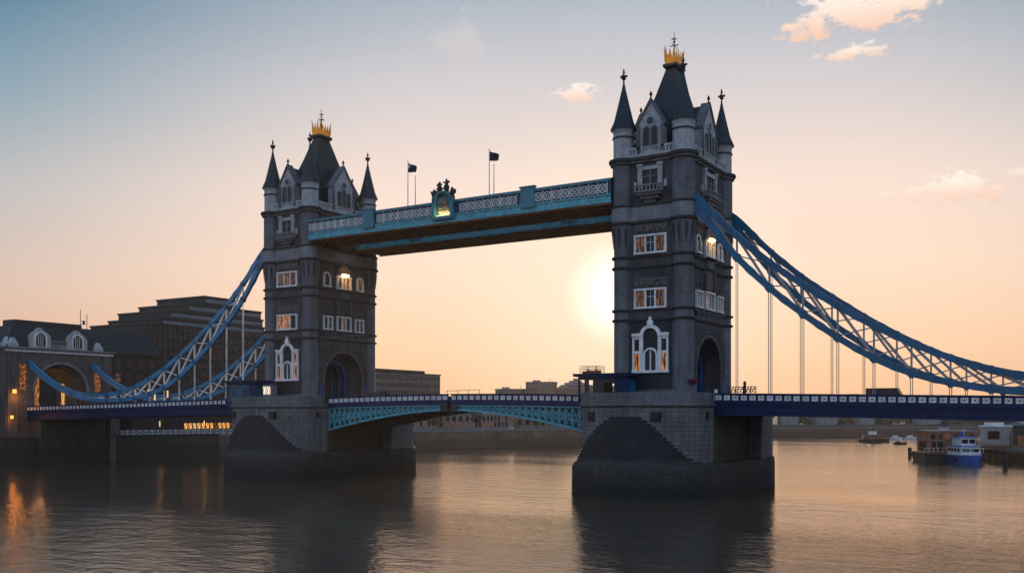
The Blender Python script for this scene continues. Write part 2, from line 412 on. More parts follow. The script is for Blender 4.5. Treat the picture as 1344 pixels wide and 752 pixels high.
# ------------------------------------------------------------------ the setting
water = MB(); water.box(-2400, 2400, -1400, 2400, -.5, 0)
w = water.build('river_water', 'water', kind='structure')
bed = MB(); bed.box(-2450, 2450, -1450, 2450, -4.5, -4)
bed.build('river_bed', 'river_bed', kind='structure')
QUAY = [(-128, -900), (-128, 5), (-117, 40), (-100, 110), (-71, 181), (-53, 265), (-47, 335), (-16, 364), (15, 400), (48, 440)]
BANK_Z = 6.2
mb = MB(); mb.prism(QUAY + [(60, 452), (500, 2300), (-2300, 2300), (-2300, -900)], 'z', -4, BANK_Z)
mb.build('river_bank', 'bank_ground', kind='structure')
RQ = [(150, -40), (113, 84), (90, 117), (75, 150), (69, 180), (62, 230), (58, 300), (58, 440)]
mb = MB(); mb.prism(RQ + [(520, 2290), (2300, 2290), (2300, -40)], 'z', -4, 3.2)
mb.build('river_bank', 'bank_ground', kind='structure')
def strip_wall(pts, z0, z1, t, mat, label, parapet=True):
    r = thing('embankment_wall', label, 'wall', (pts[0][0], pts[0][1], 0))
    ox, oy = pts[0]
    m1 = MB(); m2 = MB()
    for a, b_ in zip(pts, pts[1:]):
        A = Vector((a[0] - ox, a[1] - oy, 0)); B = Vector((b_[0] - ox, b_[1] - oy, 0))
        d = (B - A).normalized(); nrm = Vector((d.y, -d.x, 0)) * t
        def h(o0, o1, za, zb, m_):
            m_.hexa([(*(A + nrm * o0).xy, za), (*(B + nrm * o0).xy, za), (*(B + nrm * o1).xy, za), (*(A + nrm * o1).xy, za),
                     (*(A + nrm * o0).xy, zb), (*(B + nrm * o0).xy, zb), (*(B + nrm * o1).xy, zb), (*(A + nrm * o1).xy, zb)])
        h(.02, 1, z0, z1, m1); h(-.3, 1.3, z1 + .004, z1 + .4, m2)
    m1.build('wall_face', mat, r); m2.build('coping', 'band_stone' if parapet else 'office_concrete', r)
    return r
strip_wall(QUAY[:3], -3, 6.3, 1.0, 'quay_stone', 'dark stone river wall below the arched gatehouse on the left bank', False)
strip_wall(QUAY[2:6], -3, 6.0, 1.0, 'quay_brown', 'brown river wall seen through the gap under the drawbridge span')
strip_wall(QUAY[5:], -3, 4.5, 1.0, 'quay_brown', 'low hazy river wall under the trees on the far bank')

# ------------------------------------------------------------------ bridge piers
def nose(hw, yf, d, sgn, n=14, e=2.9):
    """half outline of a rounded pier end, from +hw round to -hw."""
    pts = []
    for k in range(n + 1):
        t = math.pi * k / n
        c, s_ = math.cos(t), math.sin(t)
        pts.append((math.copysign(hw * abs(c) ** (2 / e), c), yf + sgn * d * abs(s_) ** (2 / e)))
    return pts
def pier_outline(o=0.0):
    hw = 10.4 + o; hb = 12.6 + o
    front = nose(hw, -10.5, 8.5 + o, -1)                  # from (+hw,-10.5) to (-hw,-10.5)
    back = nose(hb, 12.5, 7.5 + o, 1)                     # from (+hb) to (-hb)
    return front + [(-hw, 8.0 - o), (-hb, 8.01 - o)] + back[::-1] + [(hb, 8.01 - o), (hw, 8.0 - o)]
def ring3(poly, z): return [(x, y, z) for x, y in poly]
def make_pier():
    t = thing('bridge_pier', 'x', 'bridge pier')
    mb = MB(); mb.loft([ring3(pier_outline(), 3.0), ring3(pier_outline(), 13.7)]); sh = mb.build('shaft', 'pier_granite', t)
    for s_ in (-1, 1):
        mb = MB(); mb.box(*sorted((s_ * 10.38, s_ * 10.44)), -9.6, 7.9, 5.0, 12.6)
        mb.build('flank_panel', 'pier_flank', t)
    # moulding and parapet
    mb = MB(); mb.loft([ring3(pier_outline(.05), 13.7), ring3(pier_outline(.45), 13.95), ring3(pier_outline(.45), 14.2), ring3(pier_outline(.12), 14.3), ring3(pier_outline(.12), 14.6)])
    mb.build('moulding', 'turret_stone', t)
    mb = MB()
    def wallrun(pts):
        for a, b_ in zip(pts, pts[1:]):
            ai = (a[0] * .95, a[1] * .96); bi = (b_[0] * .95, b_[1] * .96)
            mb.hexa([(*a, 14.6), (*b_, 14.6), (*bi, 14.6), (*ai, 14.6), (*a, 16.05), (*b_, 16.05), (*bi, 16.05), (*ai, 16.05)])
    po = pier_outline(.1)
    wallrun(po[:15]); mb.build('parapet', 'turret_stone', t)
    mb = MB(); wallrun(po[17:32]); mb.build('parapet', 'turret_stone', t)
    # stepped cutwaters at both ends
    for sgn, hw, yf, d in ((-1, 10.4, -10.5, 8.5), (1, 12.6, 12.5, 7.5)):
        mb = MB()
        rings = []
        N = 15; ztop = 12.3 if sgn < 0 else 9.0
        for k in range(N):
            z = 4.95 + (ztop - 4.95) * k / (N - 1)
            u = 1 - k / (N - 1)
            hw2 = (.5 + 10.2 * u ** .45) if sgn < 0 else hw * (.5 + .5 * u ** .6) + .3 * u
            dd = d + (.6 + .45 * u if sgn < 0 else -1.0 + 1.9 * u ** .7)
            cx0 = -.4 if sgn < 0 else 0
            out = lambda w_, q, zz: [(x + cx0, y, zz) for x, y in nose(w_, yf, q, sgn, 24, 2.9 + (1.6 * (1 - u) if sgn < 0 else 0))]
            if k and sgn < 0: rings.append(out(prev_hw, prev_d - .045, z - .02))
            rings.append(out(hw2, dd, z)); prev_hw, prev_d = hw2, dd
        mb.loft(rings)
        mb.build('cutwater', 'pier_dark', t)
    mb = MB(); 
    def foot(o): return nose(10.4 + o, -10.5, 8.5 + o, -1) + nose(12.6 + o * .2, 12.3, 7.5 + o, 1)[::-1]
    mb.loft([ring3(foot(1.6), -4), ring3(foot(1.5), 4.3), ring3(foot(1.1), 5.05)])
    mb.build('footing', 'foot_stone', t)
    # small openings and the pilaster over the cutwater
    for x, zz, ww in ((-6.4, 12.4, .55), (4.6, 12.4, .75)):
        mb = MB(); y0 = -18.62 if abs(x) > 6 else -19.0
        mb.box(x - ww, x + ww, y0 - .12, y0 + 1.2, zz - .75, zz + .6); mb.build('opening', 'dark_glass', t)
    mb = MB(); mb.box(-1.9, 1.3, -19.14, -18.0, 11.5, 13.7); mb.build('pilaster', 'turret_stone', t)
    for dy in (-12.4,):
        mb = MB(); mb.box(9.6, 10.6, dy - .3, dy + .3, 12.0, 12.9); mb.build('opening', 'dark_glass', t)
    return t
pierR = make_pier(); pierR.location = (40, 0, 0)
pierR['label'] = 'nearer round ended stone pier with stepped dark cutwater under the taller looking tower'
pierL = copy_tree(pierR); pierL.location = (-40, 0, 0)
pierL['label'] = 'farther stone pier with stepped dark cutwater beside the left bank'
for p in (pierR, pierL): p['group'] = 'stone piers standing in the river'

# ------------------------------------------------------------------ bridge towers
TX, TY = 5.2, 9.0           # turret centres
XW, YW = 6.1, 9.9           # wall planes
TZ = 14.6
fY = lambda s, d, z: (s, -YW - d, z)
fX = lambda s, d, z: (XW + d, s, z)
def F2(face): return MB(TZ, face)
def window(parent, face, s, w_, z0, z1, lights, mats, arch=False, fr=.22, head='white'):
    f = F2(face)
    f.box(s - w_ / 2 - fr, s + w_ / 2 + fr, .0, .55, z0 - fr, z0)          # sill
    f.box(s - w_ / 2 - fr, s - w_ / 2, .0, .42, z0, z1)
    f.box(s + w_ / 2, s + w_ / 2 + fr, .0, .42, z0, z1)
    if arch: f.arc(s, z1, w_ / 2, w_ / 2 + fr, .0, .26)
    else: f.box(s - w_ / 2 - fr, s + w_ / 2 + fr, .0, .48, z1, z1 + fr)
    lw = w_ / lights
    for k in range(1, lights): f.box(s - w_ / 2 + k * lw - .13, s - w_ / 2 + k * lw + .13, .0, .36, z0, z1)
    win = f.build('window', 'white_paint', parent)
    for k in range(lights):
        a = s - w_ / 2 + k * lw + (.13 if k else 0); b_ = s - w_ / 2 + (k + 1) * lw - (.13 if k < lights - 1 else 0)
        g = F2(face); g.box(a, b_, .01, .06, z0, z1)
        if arch and lights == 1: g.disc(s, z1, w_ / 2, .01, .06, 12, 0, 180)
        g.build('pane', mats[k], win)
        m_ = F2(face)
        c = (a + b_) / 2
        m_.box(c - .035, c + .035, .065, .12, z0, z1); zt = z0 + (z1 - z0) * .62
        m_.box(a, c - .036, .065, .12, zt - .035, zt + .035); m_.box(c + .036, b_, .065, .12, zt - .035, zt + .035)
        m_.build('glazing_bar', 'white_paint' if k % 2 else 'dark_iron', win)
    return win
def hood(parent, face, s, w_, z, n):
    """little carved arches over a row of lights."""
    lw = w_ / n
    for k in range(n):
        f = F2(face); c = s - w_ / 2 + (k + .5) * lw
        f.arc(c, z, lw * .30, lw * .42, 0, .2, 0, 180, 10)
        f.box(c - .1, c + .1, 0, .22, z + lw * .40, z + lw * .62)
        f.build('hood_mould', 'carved_stone', parent)
def make_tower(amber):
    t = thing('bridge_tower', 'x', 'tower', (0, 0, TZ))
    # lower walls with the road arch: slices in x, each with its own opening
    def archpoly(hw, zs, ez, n=18):
        pts = [(-YW, TZ), (-hw, TZ)]
        pts += [(-hw * math.cos(math.pi * k / n), zs + ez * math.sin(math.pi * k / n)) for k in range(n + 1)]
        pts += [(hw, TZ), (YW, TZ), (YW, 28.0), (-YW, 28.0)]
        return pts
    mb = MB(TZ)
    xs = [(-XW, 3.6, 4.3, 4.6)] + [(3.6 + .5 * k, 4.1 + .5 * k if k < 4 else XW, 4.5 + .32 * k, 4.7 + .22 * k) for k in range(5)]
    for x0, x1, hw, ez in xs[1:]: mb.prism(archpoly(hw, 19.6, ez), 'x', x0, x1)
    mb.build('lower_wall', 'tower_brick', t)
    mb = MB(TZ); x0, x1, hw, ez = xs[0]; mb.prism(archpoly(hw, 19.6, ez), 'x', x0, x1); mb.build('passage_wall', 'shaded_passage_brick', t)
    mb = MB(TZ); mb.box(-XW, XW, -YW, YW, 28.0, 53.7); mb.build('upper_wall', 'tower_brick', t)
    # painted steel portal inside the arch and archivolt on the face
    mb = MB(TZ)
    mb.face = lambda s, d, z: (d, s, z)
    for k, x in enumerate((3.0, 1.6, -.4)):
        mb.arc(0, 19.6, 3.5, 4.25, x, x + .5, 0, 180, 16, 1.05)
        for s_ in (-1, 1): mb.box(*sorted((s_ * 3.5, s_ * 4.25)), x, x + .5, TZ, 19.6)
    mb.build('arch_rib', 'tower_blue', t)
    mb = F2(fX); mb.arc(0, 19.6, 5.85, 6.3, 0, .22, 0, 180, 22, .98)
    for s_ in (-1, 1): mb.box(*sorted((s_ * 5.85, s_ * 6.3)), 0, .22, TZ, 19.6)
    mb.build('archivolt', 'carved_stone', t)
    # string courses and cornices
    def course(z0, z1, out, mat, name='string_course', r=1.62):
        m_ = MB(TZ)
        m_.box(-XW - out, XW + out, -YW - out, YW + out, z0, z1)
        for sx in (-1, 1):
            for sy in (-1, 1): m_.lathe(sx * TX, sy * TY, [(r + out, z0 - .002), (r + out + .08, (z0 + z1) / 2), (r + out, z1 + .002)], 20)
        m_.build(name, mat, t)
    course(27.75, 28.1, .28, 'dark_course'); course(29.35, 29.7, .3, 'dark_course')
    course(36.3, 36.65, .28, 'dark_course'); course(38.0, 38.35, .3, 'dark_course')
    course(43.5, 43.95, .34, 'dark_course', r=1.9); course(43.952, 46.3, .14, 'band_stone', 'pale_band', 1.86)
    course(46.302, 46.65, .3, 'dark_course', r=1.86)
    course(53.3, 53.75, .35, 'carved_stone', 'cornice', 1.8); course(53.752, 54.25, .62, 'dark_course', 'cornice', 1.8)
    # corner turrets
    for sx in (-1, 1):
        for sy in (-1, 1):
            cx, cy = sx * TX, sy * TY
            m_ = MB(TZ); m_.lathe(cx, cy, [(1.78, TZ), (1.78, 16.2), (1.62, 16.5), (1.62, 39.6), (1.98, 43.2), (1.98, 43.6), (1.84, 43.9), (1.84, 53.9)], 20)
            tu = m_.build('turret', 'turret_stone', t)
            m_ = MB(TZ); m_.lathe(cx, cy, [(1.78, 54.25), (1.72, 54.6), (1.72, 57.7), (1.85, 57.75), (1.85, 58.05), (1.74, 58.1), (1.74, 58.8), (1.98, 59.25)], 20)
            m_.build('turret_drum', 'pale_stone', tu)
            m_ = MB(TZ); m_.lathe(cx, cy, [(1.86, 57.76), (1.9, 57.9), (1.86, 58.04)], 20)
            m_.build('drum_band', 'dark_course', tu)
            m_ = MB(TZ); m_.lathe(cx, cy, [(2.2, 59.26), (2.2, 59.42), (1.62, 60.7), (.95, 63.4), (.32, 66.1), (.2, 66.8)], 12, False)
            m_.build('spire', 'slate', tu)
            m_ = MB(TZ); m_.lathe(cx, cy, [(.16, 66.8), (.14, 67.6), (.42, 67.8), (.14, 68.05), (.1, 68.6), (.22, 68.8), (.06, 69.5)], 8)
            for a in (0, 90): 
                ca, sa = math.cos(R(a)), math.sin(R(a))
                m_.beam((cx - .62 * ca, cy - .62 * sa, 68.2), (cx + .62 * ca, cy + .62 * sa, 68.2), .18, .34)
            m_.build('finial', 'dark_iron', tu)
            # dark slits in the corbelled head
            for k in range(10):
                m_ = MB(TZ)
                a = 2 * math.pi * (k + .5) / 10
                ca, sa = math.cos(a), math.sin(a)
                pr = [(1.95, 43.0, .15), (1.94, 42.5, .26), (1.82, 41.2, .19), (1.68, 39.8, .05)]
                for (r0, z0, w0), (r1, z1, w1) in zip(pr, pr[1:]):
                    q = []
                    for (rr, zz, ww) in ((r0, z0, w0), (r1, z1, w1)):
                        for e in (.0, .05):
                            q.append([(cx + (rr + e) * ca - sg * ww * sa, cy + (rr + e) * sa + sg * ww * ca, zz) for sg in (-1, 1)])
                    m_.hexa([q[2][0], q[2][1], q[3][1], q[3][0], q[0][0], q[0][1], q[1][1], q[1][0]])
                m_.build('corbel_slit', 'dark_iron', tu)
    # parapet balustrade round the roof
    m_ = MB(TZ)
    for face, half in ((fY, TX), (fX, TY)):
        for sg in (1, -1):
            f = (lambda s, d, z, face=face, sg=sg: tuple(a * sg if i < 2 else a for i, a in enumerate(face(s, d, z))))
            m_.face = f
            m_.box(-half, half, -.4, .35, 54.26, 54.7); m_.box(-half, half, -.35, .3, 55.5, 55.85)
            n = int(half * 2 / .55)
            for k in range(n):
                c = -half + (k + .5) * 2 * half / n
                m_.box(c - .17, c + .17, -.3, .2, 54.7, 55.5)
    m_.face = None
    m_.build('balustrade', 'pale_stone', t)
    # main roof
    m_ = MB(TZ)
    prof = [(4.9, 8.3, 55.0), (4.2, 7.2, 57.0), (3.15, 5.6, 61.0), (1.9, 3.5, 66.0), (.8, 1.6, 70.9)]
    m_.loft([[(-a, -b_, z), (a, -b_, z), (a, b_, z), (-a, b_, z)] for a, b_, z in prof])
    rf = m_.build('roof', 'slate', t)
    m_ = MB(TZ); m_.loft([[(-a, -b_, z), (a, -b_, z), (a, b_, z), (-a, b_, z)] for a, b_, z in ((.95, 1.75, 70.85), (1.25, 2.05, 71.2), (1.25, 2.05, 71.6), (1.05, 1.8, 71.7))])
    m_.build('roof_cap', 'dark_iron', rf)
    m_ = MB(TZ)
    def crest(x0, y0, x1, y1, n):
        for k in range(n):
            for (ua, ub, za, zb) in ((.0, 1, 71.7, 72.75), (.08, .92, 72.75, 73.25), (.22, .78, 73.25, 74.0 + (.7 if k in (0, n - 1) else .1 * (k % 2)))):
                fa, fb = (k + ua) / n, (k + ub) / n
                sc = 1 + (za - 71.7) * .06; sc2 = 1 + (zb - 71.7) * .08
                A = (x0 + (x1 - x0) * fa, y0 + (y1 - y0) * fa); B = (x0 + (x1 - x0) * fb, y0 + (y1 - y0) * fb)
                mid = ((A[0] + B[0]) / 2, (A[1] + B[1]) / 2)
                tip = .15 if za > 73 else (.8 if za > 72 else 1)
                def pt(p, z, s2, kk): 
                    q = (mid[0] + (p[0] - mid[0]) * kk, mid[1] + (p[1] - mid[1]) * kk)
                    return (q[0] * s2, q[1] * s2, z)
                ia = lambda p: (p[0] * .95, p[1] * .95)
                m_.hexa([pt(A, za, sc, 1), pt(B, za, sc, 1), pt(ia(B), za, sc, 1), pt(ia(A), za, sc, 1),
                         pt(A, zb, sc2, tip), pt(B, zb, sc2, tip), pt(ia(B), zb, sc2, tip), pt(ia(A), zb, sc2, tip)])
    crest(-.98, -1.7, .98, -1.7, 3); crest(-.98, 1.7, .98, 1.7, 3); crest(-.98, -1.7, -.98, 1.7, 5); crest(.98, -1.7, .98, 1.7, 5)
    m_.build('gilded_crown', 'gold', rf)
    for x, y in ((-.4, -3.6), (2.9, -.5)): lamp_light('crown_light', (x, y, 72.2 - TZ), 22, (1, .66, .3), .25, rf)
    m_ = MB(TZ); m_.lathe(0, 0, [(.2, 71.6), (.16, 73.5), (.3, 73.8), (.12, 74.1), (.09, 75.6), (.24, 75.8), (.07, 76.0), (.05, 77.4)], 8)
    for z, l in ((75.2, .8), (76.3, .5)):
        m_.beam((-l, 0, z), (l, 0, z), .09, .12); m_.beam((0, -l, z), (0, l, z), .09, .12)
    m_.build('roof_spire', 'dark_iron', rf)
    # gables
    def gable(face, hw, apex, sh, deep, mats, opp=False):
        f = F2(face)
        f.loft([[(s, d, z) for s, z in ((-hw, 54.26), (hw, 54.26), (hw, sh), (0, apex), (-hw, sh))] for d in (-1.2, .1)])
        g = f.build('gable', 'pale_stone', t)
        f = F2(face)
        for sg in (-1, 1):
            f.loft([[(sg * (hw + .25), d, sh - .35), (sg * (hw + .25), d, sh + .15), (0, d, apex + .55), (0, d, apex + .0)] for d in (-1.3, .35)])
            f.box(*sorted((sg * (hw - .45), sg * (hw + .12))), .1, .3, 54.27, sh - .1)
        f.build('coping', 'turret_stone', g)
        f = F2(face); f.loft([[(-hw - .1, d, sh - .2), (hw + .1, d, sh - .2), (0, d, apex + .1)] for d in (-deep, -1.25)])
        f.box(-hw, hw, -deep, -1.25, 54.3, sh - .21)
        f.build('dormer_roof', 'slate', g)
        f = F2(face)
        x, y, _ = face(0, 0, 0)
        f.face = None
        f.lathe(x * 1.0, y * 1.0, [(.18, apex + .4), (.12, apex + .9), (.3, apex + 1.1), (.05, apex + 1.7)], 8)
        f.build('gable_finial', 'dark_iron', g)
        f = F2(face); f.disc(0, sh + .55, .62, .1, .22, 18); f.build('roundel', 'dark_teal', g)
        f = F2(face); f.arc(0, sh + .55, .62, .84, .1, .3, 0, 360, 20); f.build('roundel_ring', 'pale_stone', g)
        n = len(mats); sp = 1.42
        for k in range(n):
            s = (k - (n - 1) / 2) * sp
            zt = 58.4 + (.5 if (n == 3 and k == 1) else 0)
            f = F2(face)
            for sg in (-1, 1): f.box(*sorted((s + sg * .5, s + sg * .66)), .1, .28, 55.9, zt)
            f.arc(s, zt, .5, .66, .1, .28); f.box(s - .7, s + .7, .1, .32, 55.7, 55.9)
            ww = f.build('window', 'band_stone', g)
            f = F2(face); f.box(s - .5, s + .5, .105, .15, 55.9, zt); f.disc(s, zt, .5, .105, .15, 12, 0, 180); f.build('pane', mats[k], ww)
        return g
    gable(fY, 2.25, 63.0, 59.3, 6.5, ['dark_glass'] * 2)
    gable(fX, 3.3, 64.0, 59.8, 4.0, ['dark_glass'] * 3)
    gable(lambda s, d, z: (s, YW + d, z), 2.25, 63.0, 59.3, 6.5, ['dark_glass'] * 2)
    gable(lambda s, d, z: (-XW - d, s, z), 3.3, 64.0, 59.8, 4.0, ['dark_glass'] * 3)
    # fifth floor openings with balconies
    for face, hw in ((fY, 1.35), (fX, 2.1)):
        f = F2(face)
        for sg in (-1, 1):
            f.box(*sorted((sg * hw, sg * (hw + .75))), 0, .5, 48.9, 52.6)
            f.box(*sorted((sg * (hw - .1), sg * (hw + .9))), 0, .62, 52.6, 53.0)
            f.box(*sorted((sg * (hw + 1.0), sg * (hw + 1.5))), 0, .3, 49.0, 50.2)
        f.box(-hw, hw, 0, .4, 52.0, 52.6)
        o5 = f.build('window', 'pale_stone', t)
        f = F2(face); f.box(-hw, hw, .01, .06, 48.9, 52.0); f.build('pane', 'dark_glass', o5)
        f = F2(face); 
        for s in ((0,) if hw < 2 else (-.7, .7)): f.box(s - .1, s + .1, .07, .3, 48.9, 52.0)
        f.box(-hw, hw, .08, .2, 50.9, 51.05)
        f.build('mullion', 'band_stone', o5)
        bw = hw + 1.0
        f = F2(face)
        f.box(-bw, bw, 0, 1.3, 48.3, 48.55)
        for s in [-bw + .15 + k * (2 * bw - .3) / 7 for k in range(8)]: f.box(s - .12, s + .12, 1.0, 1.22, 48.55, 49.3)
        for sg in (-1, 1): f.box(*sorted((sg * (bw - .2), sg * bw)), .1, 1.0, 48.55, 49.3)
        f.box(-bw, bw, .95, 1.27, 49.3, 49.5)
        bal = f.build('balcony', 'band_stone', t)
        f = F2(face)
        for (a, d, z0, z1) in ((bw * .92, 1.1, 47.8, 48.298), (bw * .7, .8, 47.2, 47.8), (bw * .42, .5, 46.66, 47.2)): f.box(-a, a, 0, d, z0, z1)
        f.build('corbel', 'carved_stone', bal)
    A = amber
    # river face: fourth, third and second floor windows
    window(t, fY, 0, 5.0, 38.75, 41.3, 3, A['f4'], fr=.3); hood(t, fY, 0, 5.4, 41.9, 3)
    window(t, fY, 0, 5.0, 29.95, 32.6, 3, A['f3'], fr=.3); hood(t, fY, 0, 5.4, 33.2, 3)
    for z0, z1 in ((42.2, 43.35), (33.4, 34.6)):
        rr = random.Random(int(z0)); f = F2(fY); f.box(-2.9, 2.9, 0, .06, z0, z1)
        for k in range(46):
            a, c = rr.uniform(-2.7, 2.7), rr.uniform(z0 + .15, z1 - .15); w_ = rr.uniform(.08, .22)
            f.box(a - w_, a + w_, .05, .1 + rr.uniform(.04, .16), c - w_ * .8, c + w_ * .8)
        f.build('carved_panel', 'carved_stone', t)
    f = F2(fY)
    for sg in (-1, 1):
        for s in (1.75, 2.95): f.box(*sorted((sg * (s - .16), sg * (s + .16))), 0, .36, 19.7, 25.2)
        f.box(*sorted((sg * 1.55, sg * 3.2)), 0, .48, 25.2, 25.7); f.box(*sorted((sg * 1.9, sg * 2.8)), 0, .3, 22.45, 22.85)
        f.box(*sorted((sg * 2.0, sg * 2.7)), 0, .3, 24.75, 25.2)
        f.box(*sorted((sg * 1.3, sg * 1.59)), 0, .3, 19.7, 25.2)
    f.arc(0, 25.2, 1.3, 1.85, 0, .42, 0, 180, 18); f.box(-3.2, 3.2, 0, .5, 19.3, 19.7)
    f.arc(0, 22.1, .95, 1.25, 0, .34, 0, 180, 14)
    for sg in (-1, 1): f.box(*sorted((sg * .95, sg * 1.25)), 0, .34, 19.7, 22.1)
    f.disc(0, 27.35, .55, 0, .5, 8); f.box(-.2, .2, 0, .45, 27.7, 28.3); f.box(-.09, .09, .05, .25, 19.7, 22.95)
    ven = f.build('window', 'white_paint', t)
    for k, sg in enumerate((-1, 1)):
        g = F2(fY); g.box(*sorted((sg * 1.92, sg * 2.78)), .01, .08, 19.7, 22.45); g.build('pane', A['v'][k], ven)
        g = F2(fY); g.box(*sorted((sg * 1.92, sg * 2.78)), .01, .08, 22.85, 24.75); g.build('pane', A['v'][k + 2], ven)
        g = F2(fY); g.box(*sorted((sg * 2.31, sg * 2.39)), .085, .18, 19.7, 24.7); g.build('glazing_bar', 'dark_iron', ven)
    g = F2(fY); g.box(-.95, .95, .01, .05, 19.7, 22.1); g.disc(0, 22.1, .95, .01, .05, 12, 0, 180); g.build('pane', 'dark_glass', ven)
    # road face: oriel bay, side windows, shield panel, frieze
    for sg, k in ((-1, 0), (1, 1)):
        window(t, fX, sg * 5.2, 1.5, 38.9, 40.7, 1, [A['s4'][k]], True, .3)
        window(t, fX, sg * 4.9, 2.2, 30.1, 32.4, 2, A['s3'][k], False, .3)
        f = F2(fX); f.arc(sg * 4.9, 32.9, 1.0, 1.25, 0, .2); f.build('hood_mould', 'carved_stone', t)
    window(t, fX, 0, 3.8, 38.8, 41.0, 3, A['c4'], False, .35)
    f = F2(fX); f.disc(0, 41.3, 2.1, 0, .1, 20, 0, 180); tm = f.build('tympanum', 'carved_stone', t)
    f = F2(fX); f.arc(0, 41.3, 1.95, 2.25, .0, .35, 0, 180, 20)
    for k in range(-3, 4): f.box(k * .5 - .05, k * .5 + .05, .1, .2, 41.35, 41.3 + math.sqrt(max(.01, 1.9 ** 2 - (k * .5) ** 2)))
    f.build('tracery', 'turret_stone', tm)
    window(t, fX, 0, 3.8, 30.1, 32.6, 3, A['c3'], False, .3)
    f = F2(fX); f.box(-1.7, 1.7, 0, .5, 36.66, 37.98); f.box(-2.2, 2.2, 0, .9, 38.36, 38.5); f.box(-2.2, -1.9, 0, .5, 33.2, 36.28); f.box(1.9, 2.2, 0, .5, 33.2, 36.28)
    f.build('oriel_frame', 'turret_stone', t)
    f = F2(fX); f.box(-1.88, 1.88, 0, .3, 33.2, 36.2); f.build('shield_panel', 'dark_iron', t)
    f = F2(fX)
    for k in range(13): f.box(-6 + k * .95, -5.55 + k * .95, 0, .4, 28.4, 29.2)
    f.box(-7, 7, 0, .5, 29.2, 29.34); f.box(-7, 7, 0, .3, 28.11, 28.4)
    f.build('balustrade', 'turret_stone', t)
    f = F2(fX)
    for k in range(26): f.disc(-6.6 + k * .53, 26.75, .2, 0, .15, 8)
    f.box(-7.2, 7.2, 0, .12, 27.1, 27.3); f.box(-7.2, 7.2, 0, .12, 26.2, 26.4)
    f.build('frieze', 'turret_stone', t)
    # lantern under the tympanum
    f = F2(fX); f.box(-.9, .9, .36, .9, 41.35, 41.75); ln = f.build('lantern', 'lamp_glow', t)
    lamp_light('lantern_light', (XW + 1.4, 0, 41.2 - TZ), 130, parent=t)
    # plinth
    m_ = MB(TZ)
    for s_ in (-1, 1): m_.box(-XW - .2, XW + .2, *sorted((s_ * 6.4, s_ * (YW + .2))), TZ + .01, 16.6)
    m_.build('plinth', 'turret_stone', t)
    for s_ in (-1, 1):
        m_ = F2(fX); m_.box(*sorted((s_ * 6.42, s_ * 7.5)), .2, .32, TZ, 18.4); m_.build('gate_panel', 'tower_blue', t)
    return t
D, AM, AD, AB = 'dark_glass', 'amber_glass', 'amber_dim', 'amber_bright'
towerR = make_tower(dict(f4=[AD, D, AD], f3=[AD, D, AD], v=[AM, AM, D, D], s4=[D, D], s3=[[D, D], [D, AD]], c4=[AM, AD, D], c3=[AM, D, D]))
towerR.location = (40, 0, TZ)
towerR['label'] = 'nearer Gothic stone bridge tower with four spired turrets, right of the high walkways'
towerL = make_tower(dict(f4=[AD, AD, AD], f3=[AM, AM, D], v=[AM, AM, AD, AM], s4=[D, AD], s3=[[D, D], [D, D]], c4=[AD, AM, AM], c3=[D, AD, D]))
towerL.location = (-40, 0, TZ)
towerL['label'] = 'farther Gothic stone bridge tower with gilded crown, between the left chains and the walkways'
for t in (towerR, towerL): t['group'] = 'stone towers of the bridge'

